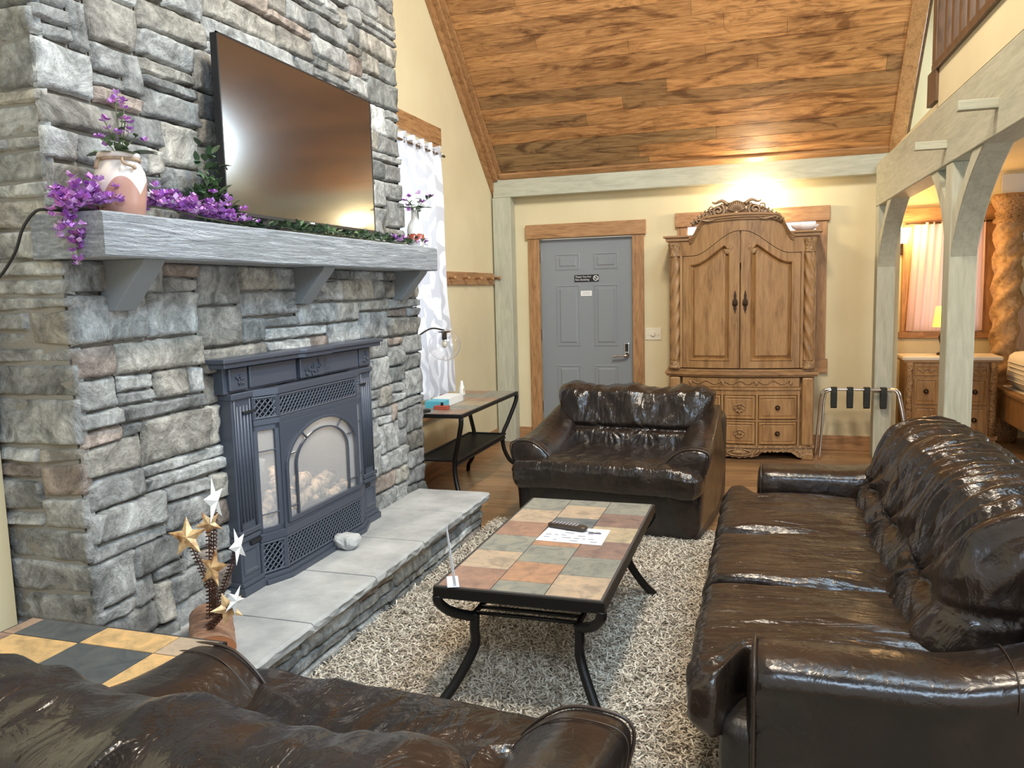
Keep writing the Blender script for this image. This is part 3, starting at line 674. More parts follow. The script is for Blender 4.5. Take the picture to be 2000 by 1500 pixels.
# lattice grilles
def lattice(z0, z1, nm):
    g_ = MB()
    for i in (0, 1, 2):
        L0 = plen(i); H = z1 - z0; st_ = .0285 if i != 1 else .0285
        for sgn in (1, -1):
            c = -H
            while c < L0 + H:
                # line a = c + sgn-slanted; clip to the panel
                pts = []
                for zz in (0, H):
                    a = c + (zz if sgn > 0 else H - zz); pts.append((a, zz))
                (a0, q0), (a1, q1) = pts
                def clip(aT): return q0 + (q1 - q0) * (aT - a0) / (a1 - a0)
                A0, Q0, A1, Q1 = a0, q0, a1, q1
                lo_, hi_ = 0.004, L0 - .004
                if max(a0, a1) > lo_ + .004 and min(a0, a1) < hi_ - .004:
                    if A0 < lo_: A0, Q0 = lo_, clip(lo_)
                    if A0 > hi_: A0, Q0 = hi_, clip(hi_)
                    if A1 < lo_: A1, Q1 = lo_, clip(lo_)
                    if A1 > hi_: A1, Q1 = hi_, clip(hi_)
                    if abs(A0 - A1) > .004: g_.tube([panelP(i, A0, z0 + Q0, 0), panelP(i, A1, z0 + Q1, 0)], .0038, 5)
                c += st_
        for a_ in (.006, L0 - .006): g_.tube([panelP(i, a_, z0, .001), panelP(i, a_, z1, .001)], .007, 6)
        for z_ in (z0 + .004, z1 - .004): g_.tube([panelP(i, 0, z_, .001), panelP(i, L0, z_, .001)], .006, 6)
    g_.build(nm, M_iron, gf)
lattice(.982, 1.078, 'upper_grille'); lattice(.296, .436, 'lower_grille')
bk = MB(); bay(bk, .29, 1.09, -.045, .004); bk2 = MB()
bay(bk2, .975, 1.09, -.03, .004); bk2.build('grille_backing', M_irond, gf); bay(MB(), .285, .47, -.03, .004).build('grille_backing', M_irond, gf)
# arched door on the centre panel (i=1), local a along y from 0..0.70
dr = MB(); L1 = plen(1); cA = L1 / 2; xo = -2.052; zs = .74; Ro, Ri = .325, .30; ANG = sorted([PI * k / 18 for k in range(19)] + [math.atan2(.215, .35), PI - math.atan2(.215, .35)])
def arch(r, z0=.50, n=18, squash=.58):
    pts = [(cA - r, z0)] + [(cA - r * math.cos(t), zs + r * squash * math.sin(t)) for t in ANG] + [(cA + r, z0)]
    return pts
def seam(mb, ou, inn, x0, x1):
    n = len(ou); rings = []
    for pts, x in ((ou, x0), (ou, x1), (inn, x1), (inn, x0)): rings.append([(x, BP[1][0] + a, z) for a, z in pts])
    mb.ring_loft(rings, cap=False, closed=False, loop=True)
# plate with arched opening
n = 18; A_o = arch(Ro); fr_o = [(0.0, .50)] + [(cA - math.cos(t) * q_, zs + math.sin(t) * q_) for t in ANG for q_ in [min(cA / max(abs(math.cos(t)), 1e-6), .215 / max(math.sin(t), 1e-6))]] + [(L1, .50)]
seam(dr, fr_o, A_o, xo - .004, xo + .006)
for (a0, a1, z0, z1) in ((0, L1, .475, .50),): dr.box(xo - .004, xo + .006, BP[1][0] + a0, BP[1][0] + a1, z0, z1)
seam(dr, arch(Ro + .006), arch(Ro - .014), xo - .002, xo + .016)
dr.box(xo - .002, xo + .014, BP[1][0] + cA - Ro, BP[1][0] + cA + Ro, .495, .515)
dro = dr.build('arched_door', M_iron, gf, bevel=.002)
mu = MB(); r2_ = .235
seam(mu, arch(r2_ + .006, .51), arch(r2_ - .006, .51), xo - .002, xo + .008)
for a in (.3, .7): 
    t = PI * a; mu.tube([(xo + .003, BP[1][0] + cA - r2_ * math.cos(t), zs + r2_ * .58 * math.sin(t)), (xo + .003, BP[1][0] + cA - (Ro - .01) * math.cos(t), zs + (Ro - .01) * .58 * math.sin(t))], .005, 6)
for zz in (.56, .80):
    for sg_ in (-1, 1): mu.tube([(xo + .003, BP[1][0] + cA + sg_ * r2_, zz), (xo + .003, BP[1][0] + cA + sg_ * (Ro - .008), zz)], .004, 6)
mu.build('muntins', M_iron, dro)
MB().add([(xo - .006, BP[1][0] + a, z) for a, z in arch(Ro - .005)], [tuple(range(len(arch(Ro))))]).build('glass', M_glass, dro, solid=.003)
for i in (0, 2):
    L0 = plen(i); MB().add([panelP(i, a, z, -.010) for a, z in ((.015, .49), (L0 - .015, .49), (L0 - .015, .94), (.015, .94))], [(0, 1, 2, 3)]).build('side_glass', M_glass, gf, solid=.003)
    mm = MB(); mm.tube([panelP(i, .02, .84, 0), panelP(i, L0 - .02, .84, 0)], .003, 6).tube([panelP(i, .02, .56, 0), panelP(i, L0 - .02, .56, 0)], .003, 6); mm.build('side_muntin', M_iron, gf)
# firebox interior
fb = MB(); fb.box(-2.58, -2.57, 2.80, 3.90, .30, 1.10); fb.box(-2.57, -2.13, 2.80, 2.81, .30, 1.1).box(-2.57, -2.13, 3.89, 3.90, .3, 1.1)
fb.build('firebox_brick_panel', M_brick, gf); bx(-2.57, -2.09, 2.81, 3.89, .455, .47).build('firebox_floor', M_irond, gf); bx(-2.57, -2.09, 2.81, 3.89, 1.02, 1.03).build('firebox_roof', M_irond, gf)
lr = random.Random(4)
for (p0, p1, r) in (((-2.2, 2.98, .52), (-2.26, 3.45, .53), .045), ((-2.18, 3.25, .51), (-2.24, 3.72, .55), .04), ((-2.16, 3.1, .58), (-2.3, 3.30, .66), .032), ((-2.28, 3.55, .56), (-2.15, 3.28, .62), .034), ((-2.15, 2.93, .50), (-2.2, 3.12, .60), .03)):
    a_, b_ = Vector(p0), Vector(p1); pts = [a_.lerp(b_, k / 8) + Vector((lr.uniform(-1, 1), lr.uniform(-1, 1), lr.uniform(-1, 1))) * .006 for k in range(9)]
    MB().tube(pts, [r * (.85 + .3 * lr.random()) for _ in pts], 12).build('ceramic_log', M_log, gf, smooth=True)
em = MB()
for k in range(60): em.sphere((lr.uniform(-2.32, -2.12), lr.uniform(2.9, 3.8), .478 + lr.random() * .02), .014 + lr.random() * .014, 6, 4)
tagp(em.build('embers', M_log, gf), kind='stuff')
point('firebox_point_light', (-2.2, 3.35, .95), 5, (1, .85, .65), .05)  # warm point light just under the firebox roof
# rock lying on the hearth
rk = puff((7, 7, 6), (.13, .10, .075), (3, 3, 3), lambda u, p, n_: .012 * noise.noise(p * 30) + .004 * noise.noise(p * 80))
rk.xform(lambda v: (v.x - 1.99, v.y + 3.43, v.z + .287)); tagp(rk.build('rock', M_slab), 'small grey rock sitting on the hearth in front of the gas fireplace', 'rock')

# ================================================================== television and mantel decorations
tv = thing('television', (-2.09, 3.44, 1.85), 'large black flat screen television hung on the stone chimney above the mantel', 'television')
TX = -2.085; ty0, ty1, tz0, tz1 = 2.785, 4.075, 1.845, 2.555
bx(TX - .035, TX - .006, ty0 + .002, ty1 - .002, tz0 + .002, tz1 - .002).build('case', M_blackp, tv, bevel=.004)
fr = MB().box(TX - .006, TX, ty0, ty1, tz0, tz0 + .014).box(TX - .006, TX, ty0, ty1, tz1 - .007, tz1).box(TX - .006, TX, ty0, ty0 + .007, tz0, tz1).box(TX - .006, TX, ty1 - .007, ty1, tz0, tz1)
fr.build('bezel', M_blackp, tv)
bx(TX - .006, TX - .0015, ty0 + .007, ty1 - .007, tz0 + .014, tz1 - .007).build('screen', M_screen, tv)
bx(TX, TX + .0015, 3.395, 3.440, tz0 + .004, tz0 + .011).build('maker_badge', M_white, tv)
bx(UX, TX - .035, 3.1, 3.75, 2.0, 2.4).build('wall_bracket', M_blackp, tv)
def petal_blob(mb, c, r, rr, cols):
    for k in range(6):
        a = k * PI / 3 + rr.random(); el = rr.uniform(-.2, .9); d = Vector((math.cos(a) * math.cos(el), math.sin(a) * math.cos(el), math.sin(el))); u = d.cross(Vector((0, 0, 1))).normalized(); w = u.cross(d)
        c0 = Vector(c); t = rr.choice(cols)
        mb.add([c0, c0 + d * r * .55 + u * r * .42 + w * .1 * r, c0 + d * r + w * r * .25, c0 + d * r * .55 - u * r * .42 + w * .1 * r], [(0, 1, 2), (0, 2, 3)], t)
def leaf(mb, c, d, L_, w, t, curl=.25):
    d = Vector(d).normalized(); u = d.cross(Vector((.1, .2, 1))).normalized(); n_ = u.cross(d)
    prev = None; P_ = []
    for k in range(6):
        q = k / 5; ww = w * math.sin(PI * (q * .92 + .04)) ; cc = Vector(c) + d * L_ * q - n_ * curl * L_ * q * q
        P_ += [cc + u * ww, cc + n_ * .12 * w * -1, cc - u * ww]
    fs = []
    for k in range(5):
        o = k * 3; fs += [(o, o + 1, o + 4, o + 3), (o + 1, o + 2, o + 5, o + 4)]
    mb.add(P_, fs, t)
PUR = [(.42, .15, .55), (.58, .30, .70), (.33, .10, .46), (.72, .48, .78), (.55, .20, .52)]
GRN = [(.07, .13, .06), (.12, .20, .09), (.05, .09, .05), (.20, .27, .14)]
rr = random.Random(12)
gl = thing('purple_flower_garland', (-2.05, 2.3, 1.785), 'garland of purple flowers trailing over the left end of the mantel', 'garland')
pts = bez([(-2.03, 1.975, 1.62), (-2.035, 1.972, 1.72), (-2.05, 1.985, 1.80), (-2.04, 2.06, 1.812), (-2.09, 2.2, 1.80), (-2.06, 2.36, 1.83), (-2.03, 2.55, 1.81), (-2.04, 2.78, 1.80)], 10)
MB().tube(pts, .003, 6).build('vine', M_stem, gl)
fm = MB()
for i, p in enumerate(pts):
    if i < 16:
        n_ = 1 if i < 6 else 3; sp = .010 if i < 8 else .022
    else: n_ = 6; sp = .034
    for k in range(n_):
        q = p + Vector((rr.gauss(0, sp), rr.gauss(0, sp), abs(rr.gauss(0, sp)) if i > 15 else rr.gauss(0, sp * .6))); q.z = max(q.z, 1.795) if q.y > 1.99 else q.z
        petal_blob(fm, q, .018 + .012 * rr.random(), rr, PUR)
tagp(fm.build('petals', M_purple, gl, fixn=False), kind='stuff')
ivy = thing('leafy_vine_garland', (-2.06, 3.3, 1.785), 'dark green leafy vine garland running along the mantel beneath the television', 'garland')
vp = bez([(-2.13, 2.55, 1.83), (-2.14, 2.66, 1.88), (-2.12, 2.74, 1.92), (-2.05, 2.82, 1.80), (-2.03, 3.1, 1.80), (-2.05, 3.4, 1.80), (-2.02, 3.7, 1.80), (-2.05, 4.0, 1.80), (-2.06, 4.25, 1.80), (-2.0, 4.48, 1.80)], 10)
MB().tube(vp, .0035, 6).build('vine', M_stem, ivy)
lm = MB()
for p in vp:
    for k in range(5):
        d = Vector((rr.uniform(-.3, 1), rr.uniform(-1, 1), rr.uniform(0, .8))); c = p + Vector((rr.uniform(-.02, .04), rr.uniform(-.03, .03), rr.uniform(0, .015)))
        leaf(lm, c, d, .03 + .035 * rr.random(), .011, rr.choice(GRN))
for k in range(70):
    p = Vector((-2.135 + rr.random() * .03, rr.uniform(2.66, 2.80), rr.uniform(1.80, 2.10))); leaf(lm, p, (rr.uniform(.0, .7), rr.uniform(-1, .3), rr.uniform(-.5, .8)), .045, .014, rr.choice(GRN))
tagp(lm.build('leaves', M_leaf, ivy, fixn=False), kind='stuff')
fm = MB()
for (yy, n_) in ((4.13, 8), (4.2, 6), (4.43, 16), (4.47, 12)):
    for k in range(n_): petal_blob(fm, (-1.98 + rr.uniform(-.03, .02), yy + rr.gauss(0, .02), 1.80 + rr.random() * .03), .018, rr, PUR)
tagp(fm.build('petals', M_purple, ivy, fixn=False), kind='stuff')
bx(-2.12, -2.02, 2.93, 3.14, 1.783, 1.822).build('soundbar', M_blackp, None, bevel=.006)
tagp(bpy.data.objects['soundbar'], 'small black box sitting among leaves on the mantel under the television', 'box')
# cream and terracotta crock
cr = thing('ceramic_crock', (-2.045, 2.185, 1.782), 'cream and terracotta glazed crock with a twine handle on the mantel', 'vase')
prof = [(.0, 0), (.076, 0), (.082, .006), (.087, .05), (.092, .09), (.095, .125), (.090, .155), (.078, .178), (.070, .188), (.068, .196), (.077, .202), (.080, .212), (.077, .218), (.066, .216), (.062, .19), (.0, .17)]
nt = M_terr; v = coords(nt); sx = N(nt, 'ShaderNodeSeparateXYZ'); LK(nt, v, sx.inputs[0])
an = N(nt, 'ShaderNodeMath', operation='ARCTAN2'); LK(nt, sx.outputs[1], an.inputs[0]); LK(nt, sx.outputs[0], an.inputs[1])
m5 = N(nt, 'ShaderNodeMath', operation='MULTIPLY'); LK(nt, an.outputs[0], m5.inputs[0]); m5.inputs[1].default_value = 2.0
si = N(nt, 'ShaderNodeMath', operation='SINE'); LK(nt, m5.outputs[0], si.inputs[0]); ab = N(nt, 'ShaderNodeMath', operation='ABSOLUTE'); LK(nt, si.outputs[0], ab.inputs[0])
ml = N(nt, 'ShaderNodeMath', operation='MULTIPLY_ADD'); LK(nt, ab.outputs[0], ml.inputs[0]); ml.inputs[1].default_value = .055; ml.inputs[2].default_value = .068
gt = N(nt, 'ShaderNodeMath', operation='GREATER_THAN'); LK(nt, sx.outputs[2], gt.inputs[0]); LK(nt, ml.outputs[0], gt.inputs[1])
LK(nt, mixc(nt, gt.outputs[0], (.46, .25, .19), (.80, .72, .65)), bsdf(nt).inputs['Base Color'])
MB().lathe([(a * .84, h * .93) for a, h in prof], (0, 0, 0), 40).build('body', M_terr, cr, world=False, smooth=True)
tw = MB().tube([(.074 * math.cos(a * PI / 10), .074 * math.sin(a * PI / 10), .196) for a in range(21)], .006, 6)
tw.tube(bez([(.07, -.06, .195), (.085, -.07, .175), (.098, -.035, .165)], 5), .005, 6); tw.tube([(-.02, -.085, .195), (-.02, -.10, .16)], .008, 6); tw.sphere((.098, -.03, .163), .009, 8, 6)
tw.xform(lambda v: (v[0] * .84, v[1] * .84, v[2] * .93)); tw.build('twine_handle', M_twine, cr, world=False, smooth=True)
def flowers(name, loc, label, stems, seed, leafc, petalc, rf=.02, nl=8, ll=.09):
    t = thing(name, loc, label, 'flowers'); r_ = random.Random(seed); sm = MB(); lm_ = MB(); fm_ = MB()
    for tip in stems:
        mid = Vector(tip) * .5 + Vector((r_.gauss(0, .01), r_.gauss(0, .01), 0)); pts_ = bez([(0, 0, -.05), mid * .7, Vector(tip)], 6); sm.tube(pts_, .002, 5)
        for k in range(leafc):
            p = pts_[r_.randint(5, len(pts_) - 2)]; leaf(lm_, p, (r_.uniform(-1, 1), r_.uniform(-1, 1), r_.uniform(.1, .8)), .03, .009, r_.choice(GRN))
        for k in range(petalc): petal_blob(fm_, Vector(tip) + Vector((r_.gauss(0, .012), r_.gauss(0, .012), r_.gauss(0, .014))), rf, r_, PUR)
    for k in range(nl):
        a = k * 6.28 / nl + r_.random(); leaf(lm_, (.02 * math.cos(a), .02 * math.sin(a), .0), (math.cos(a), math.sin(a), .45 + .4 * r_.random()), ll, .022, r_.choice(GRN[:2] + [(.16, .24, .15)]), .5)
    sm.build('stems', M_stem, t, world=False); tagp(lm_.build('leaves', M_leaf, t, world=False, fixn=False), kind='stuff'); tagp(fm_.build('petals', M_purple, t, world=False, fixn=False), kind='stuff')
flowers('artificial_flowers', (-2.045, 2.185, 1.975), 'purple flowers with broad green leaves standing in the cream crock', [(.0, .0, .19), (.01, .03, .165), (-.02, -.03, .115), (.0, .04, .12), (.03, .06, .08), (-.01, -.06, .05), (.0, .02, .07)], 3, 3, 3)
# white bottle with hearts
bo = thing('painted_bottle', (-2.0, 4.42, 1.782), 'white bottle painted with red hearts, standing on the far right end of the mantel', 'bottle')
Mb = mat('white_bottle_glaze', (.72, .72, .70), .25)
MB().lathe([(0, 0), (.045, 0), (.049, .01), (.049, .10), (.042, .13), (.022, .165), (.020, .215), (.024, .222), (.016, .222), (0, .20)], (0, 0, 0), 28).build('body', Mb, bo, world=False, smooth=True)
def heart(c, s_):
    return [(c[0] + s_ * 16 * math.sin(t) ** 3 / 17, c[1] + s_ * (13 * math.cos(t) - 5 * math.cos(2 * t) - 2 * math.cos(3 * t) - math.cos(4 * t)) / 17) for t in [2 * PI * k / 24 for k in range(24)]]
for ac in (-1.9, -1.05, -.2):
    h = [(a / .049 + ac, z) for a, z in heart((0, .055), .030)]
    MB().add([(.0505 * math.cos(a), .0505 * math.sin(a), z) for a, z in h], [tuple(range(24))]).build('heart', M_red, bo, world=False)
bx(.0185, .0225, -.005, .005, .13, .215).build('neck_stripe', M_blackp, bo, world=False)
flowers('artificial_flowers', (-2.0, 4.42, 2.0), 'violet blooms with green leaves in the white bottle on the mantel', [(.03, .02, .07), (.05, .13, .085), (-.02, -.05, .05), (0, -.09, .03)], 8, 4, 2, .026, 9, .085)
# cables
tagp(MB().tube(bez([(-2.10, 2.06, 1.79), (-2.16, 2.0, 1.795), (-2.20, 1.985, 1.79), (-2.24, 1.97, 1.74), (-2.28, 1.965, 1.66), (-2.36, 1.96, 1.58), (-2.45, 1.955, 1.55)], 8), .005, 8).build('black_cable', M_blackp), 'black cable drooping from the left end of the mantel across the stone', 'cable')
tagp(MB().tube(bez([(-2.475, 1.93, 1.15), (-2.478, 1.93, 1.0), (-2.45, 1.92, .9), (-2.478, 1.92, .72), (-2.47, 1.92, .55), (-2.478, 1.92, .4), (-2.478, 1.92, .2)], 8), .005, 8).build('electrical_cord', M_cream), 'cream cord hanging down the wall left of the stone fireplace', 'cable')
# coil candle holder with stars on a driftwood base
ch = thing('star_sculpture', (-1.93, 2.33, .25), 'rusty coils topped with gold and white stars on a cut log on the hearth', 'sculpture')
A0 = Vector((-1.80, 2.17, .305)); A1 = Vector((-2.02, 2.44, .30)); ax = (A1 - A0).normalized(); u_ = ax.cross(Vector((0, 0, 1))).normalized()
rings = []
for q in range(12):
    c = A0.lerp(A1, q / 11); rg = []
    for k in range(24):
        a = 2 * PI * k / 24; r_ = .078 + .005 * noise.noise(Vector((k * .8, q * .5, 1)))
        zz = math.sin(a) * .052; rg.append(c + u_ * math.cos(a) * r_ + Vector((0, 0, zz)))
    rings.append(rg)
MB().ring_loft(rings, cap=False).add(rings[-1], [tuple(range(24))]).build('driftwood_log', M_logw, ch, smooth=True, bevel=.006)
MB().add(rings[0], [tuple(range(24))]).xform(lambda v: v - ax * .002).build('cut_end', M_cut, ch)
def star(mb, c, r, nrm, up_a=0.2):
    nrm = Vector(nrm).normalized(); u = nrm.cross(Vector((0, 0, 1))).normalized(); w = u.cross(nrm); c = Vector(c); P_ = []
    for k in range(10):
        a = up_a + k * PI / 5; rr_ = r if k % 2 == 0 else r * .42; P_.append(c + u * math.sin(a) * rr_ + w * math.cos(a) * rr_)
    vs = P_ + [c + nrm * r * .16, c - nrm * r * .05]
    mb.add(vs, [(k, (k + 1) % 10, 10) for k in range(10)] + [((k + 1) % 10, k, 11) for k in range(10)])
stars = [((-1.83, 2.34, .36), (-1.895, 2.20, .69), .072, (.25, -1, .2), M_star, .1), ((-1.86, 2.31, .36), (-1.86, 2.27, .72), .05, (.5, -1, .1), M_star, .5), ((-1.87, 2.34, .36), (-1.84, 2.28, .80), .085, (.92, .25, .05), M_white, .0),
         ((-1.82, 2.30, .36), (-1.815, 2.22, .58), .07, (-.2, -1, .3), M_star, .0), ((-1.88, 2.36, .36), (-1.80, 2.34, .62), .07, (.9, .2, .1), M_white, .1), ((-1.83, 2.25, .36), (-1.765, 2.22, .44), .06, (.9, -.8, .2), M_star, .3), ((-1.80, 2.22, .35), (-1.735, 2.22, .47), .055, (.95, .0, -.1), M_white, .7)]
for (p0, p1, r_, nn_, mm_, ua) in stars:
    p0 = Vector((p0[0] - .06, p0[1] + .0, .345)); p1 = Vector(p1); n_ = 200; L_ = (p1 - p0).length
    path = [p0.lerp(p1, k / 40) for k in range(41)]; w_ = MB().tube(path, .0022, 5)
    turns = int(L_ / .016); pc = []
    for k in range(turns * 9 + 1):
        t = k / (turns * 9); a = 2 * PI * k / 9; pc.append(p0.lerp(p1, t * .93) + Vector((math.cos(a) * .0115, math.sin(a) * .0115, 0)))
    w_.tube(pc, .0022, 4); w_.build('coil', M_coil, ch)
    s_ = MB(); star(s_, p1, r_, nn_, ua); s_.build('star', mm_, ch)

# ================================================================== tables
SL_COL = {'r': (.31, .19, .14), 't': (.42, .33, .24), 'g': (.25, .255, .22), 'd': (.13, .145, .15), 'b': (.31, .215, .155), 'y': (.38, .32, .22), 'm': (.24, .165, .14), 'o': (.40, .235, .15), 'k': (.075, .085, .09), 'q': (.58, .38, .17)}
def tile_top(parent, x0, x1, y0, y1, zt, cols, offs, frame=.014, ht=.045):
    bx(x0, x1, y0, y1, zt - ht, zt - .004).build('table_frame', M_black, parent, bevel=.003)
    bx(x0 + frame * .5, x1 - frame * .5, y0 + frame * .5, y1 - frame * .5, zt - .006, zt - .0025).build('grout_bed', M_grout, parent)
    t = MB(); n = len(cols); cw = (x1 - x0 - 2 * frame) / n; r_ = random.Random(int(x0 * 100))
    for i, (s_, off) in enumerate(zip(cols, offs)):
        th = (y1 - y0 - 2 * frame) / (len(s_) - (0 if off == 0 else 1)); yy = y0 + frame - (th * off)
        for c in s_:
            ya, yb = max(yy, y0 + frame), min(yy + th, y1 - frame); k = .92 + r_.random() * .16; q = SL_COL[c]
            if yb - ya > .02: t.box(x0 + frame + cw * i + .0018, x0 + frame + cw * (i + 1) - .0018, ya + .0018, yb - .0018, zt - .004, zt, tuple(k * a for a in q))
            yy += th
    t.build('slate_tiles', M_slate, parent, bevel=.0012)
ct = thing('coffee_table', (-.82, 3.16, 0), 'slate-tiled coffee table with curved black metal legs, on the shag rug', 'coffee table')
CX0, CX1, CY0, CY1 = -1.128, -.508, 2.522, 3.79; CZ = .468
tile_top(ct, CX0, CX1, CY0, CY1, CZ, ['rtgrtg', 'gogodtg', 'tgmymg'], [0, .5, 0])
def curved_leg(cx, cy, sx, sy, zt, zj, inset, r=.0155):
    """top corner -> bracket curving inward to a joint -> leg sweeping back out to the foot"""
    j = Vector((cx + sx * inset, cy + sy * inset, zj))
    br_ = bez([(cx + sx * .012, cy + sy * .012, zt), (cx + sx * .016, cy + sy * .016, zt - .03), (cx + sx * inset * .40, cy + sy * inset * .40, zj + .035), (cx + sx * inset * .85, cy + sy * inset * .85, zj + .002), j], 8)
    lg_ = bez([j + Vector((0, 0, .008)), j + Vector((-sx * .003, -sy * .003, -.05)), (cx + sx * inset * .95, cy + sy * inset * .95, zj * .62), (cx + sx * inset * .45, cy + sy * inset * .45, zj * .25), (cx - sx * .005, cy - sy * .005, 0)], 8)
    return br_, lg_, j
js = []
for sx, cx in ((1, CX0), (-1, CX1)):
    for sy, cy in ((1, CY0), (-1, CY1)):
        b_, l_, j = curved_leg(cx, cy, sx, sy, .43, .325, .115); js.append(j)
        MB().tube(b_, .0185, 12).build('corner_bracket', M_black, ct, smooth=True)
        MB().tube(l_, [.0185] * len(l_), 12).build('leg', M_black, ct, smooth=True)
for jy, sg_ in ((js[0].y, 1), (js[1].y, -1)):
    for k in range(3): MB().tube([(js[0].x, jy + sg_ * .055 * k, .335), (js[2].x, jy + sg_ * .055 * k, .335)], .0075, 10).build('stretcher_bar', M_black, ct, smooth=True)
for jx in (js[0].x, js[2].x): MB().tube([(jx, js[0].y, .335), (jx, js[1].y, .335)], .010, 10).build('side_rail', M_black, ct, smooth=True)
# sofa table along the left wall
st2 = thing('console_table', (-2.17, 5.6, 0), 'slate-topped console table with curved black legs and a mesh shelf below the window', 'console table')
KX0, KX1, KY0, KY1, KZ = -2.42, -1.955, 4.96, 6.24, .69
tile_top(st2, KX0, KX1, KY0, KY1, KZ, ['gbgbgb', 'bgybgg'], [0, 0], .012, .03)
js = []
for sx, cx in ((1, KX0), (-1, KX1)):
    for sy, cy in ((1, KY0), (-1, KY1)):
        pts_ = bez([(cx + sx * .012, cy + sy * .012, .66), (cx + sx * .02, cy + sy * .02, .60), (cx + sx * .07, cy + sy * .07, .45), (cx + sx * .105, cy + sy * .105, .35), (cx + sx * .105, cy + sy * .105, .24), (cx + sx * .07, cy + sy * .07, .13), (cx + sx * .015, cy + sy * .015, .06), (cx, cy, 0)], 7)
        MB().tube(pts_, .017, 12).build('leg', M_black, st2, smooth=True)
sh = MB(); a = .10
for y_ in (KY0 + a, KY1 - a): sh.tube([(KX0 + a * .6, y_, .345), (KX1 - a * .9, y_, .345)], .009, 8)
for x_ in (KX0 + a * .6, KX1 - a * .9):
    sh.tube([(x_, KY0 + a, .345), (x_, KY1 - a, .345)], .009, 8); sh.tube([(x_, KY0 + a, .315), (x_, KY1 - a, .315)], .006, 8)
    for k in range(40): sh.box(x_ - .003, x_ + .003, KY0 + a + .027 * k, KY0 + a + .027 * k + .012, .315, .345)
k = 0
while KX0 + a * .6 + .009 * k < KX1 - a * .9: sh.box(KX0 + a * .6 + .009 * k, KX0 + a * .6 + .009 * k + .0055, KY0 + a, KY1 - a, .336, .340); k += 1
k = 0
while KY0 + a + .012 * k < KY1 - a: sh.box(KX0 + a * .6, KX1 - a * .9, KY0 + a + .012 * k, KY0 + a + .012 * k + .005, .340, .343); k += 1
sh.build('mesh_shelf', M_black, st2)
# end table in the lower left corner
et = thing('end_table', (-1.8, 1.5, 0), 'square end table topped with gold and dark slate tiles, in the lower left corner', 'end table')
bx(-2.12, -1.42, 1.12, 1.775, .515, .556).build('table_frame', M_black, et, bevel=.003)
bx(-2.113, -1.427, 1.127, 1.768, .554, .5575).build('grout_bed', M_grout, et)
tt_ = MB(); xb_ = [-2.106, -2.062, -1.822, -1.567, -1.434]; yb2 = [1.134, 1.395, 1.655, 1.761]
for r_i, rowc in enumerate(('kqkb', 'rqkq', 'bkqt')):
    for c_i, cc_ in enumerate(rowc):
        tt_.box(xb_[c_i] + .002, xb_[c_i + 1] - .002, yb2[r_i] + .002, yb2[r_i + 1] - .002, .556, .56, SL_COL[cc_])
tt_.build('slate_tiles', M_slate, et, bevel=.0012)
for sx, cx in ((1, -2.12), (-1, -1.42)):
    for sy, cy in ((1, 1.12), (-1, 1.775)):
        b_, l_, j = curved_leg(cx, cy, sx, sy, .52, .39, .09); MB().tube(b_, .016, 10).build('corner_bracket', M_black, et, smooth=True); MB().tube(l_, .016, 10).build('leg', M_black, et, smooth=True)
# things on the coffee table
pp = thing('printed_page', (-.77, 3.2, CZ), 'white printed sheet lying on the coffee table under the remote control', 'paper')
P4 = [(-.915, 3.11), (-.633, 3.10), (-.636, 3.315), (-.906, 3.318)]
MB().prism(P4, 'z', CZ + .0006, CZ + .0014).build('sheet', M_paper, pp)
ink = MB(); r_ = random.Random(2)
for row in range(5):
    xx = -.895
    while xx < -.66:
        w_ = r_.uniform(.012, .04)
        if r_.random() < .6: ink.box(xx, xx + w_, 3.13 + row * .034, 3.135 + row * .034, CZ + .0014, CZ + .0018)
        xx += w_ + .012
ink.box(-.72, -.665, 3.245, 3.262, CZ + .0014, CZ + .0018); ink.build('print', M_ink, pp)
rc = thing('remote_control', (-.82, 3.29, CZ + .002), 'dark remote control lying across the printed page on the coffee table', 'remote control', rz=-.25)
puff((10, 6, 4), (.185, .046, .022), (8, 5, 4), None, lambda p, u: (p.x, p.y, p.z + .012)).build('case', mat('remote_plastic', (.05, .035, .025), .3), rc, world=False, smooth=True)
bt = MB()
for i in range(8):
    for j in range(3): bt.box(-.07 + .016 * i, -.062 + .016 * i, -.014 + .011 * j, -.008 + .011 * j, .0225, .0242)
bt.build('buttons', M_inkg, rc, world=False)
cc = thing('table_tent_card', (-1.06, 2.57, CZ), 'white card with a thin upright strip on the near left corner of the coffee table', 'card')
MB().prism([(-1.112, 2.615), (-1.075, 2.632), (-1.028, 2.53), (-1.068, 2.515)], 'z', CZ + .0004, CZ + .0022).build('base_card', M_paper, cc)
MB().add([(-1.051, 2.531, CZ), (-1.039, 2.529, CZ), (-1.066, 2.525, .69), (-1.072, 2.527, .69)], [(0, 1, 2, 3)]).build('strip', M_paper, cc, solid=.002)
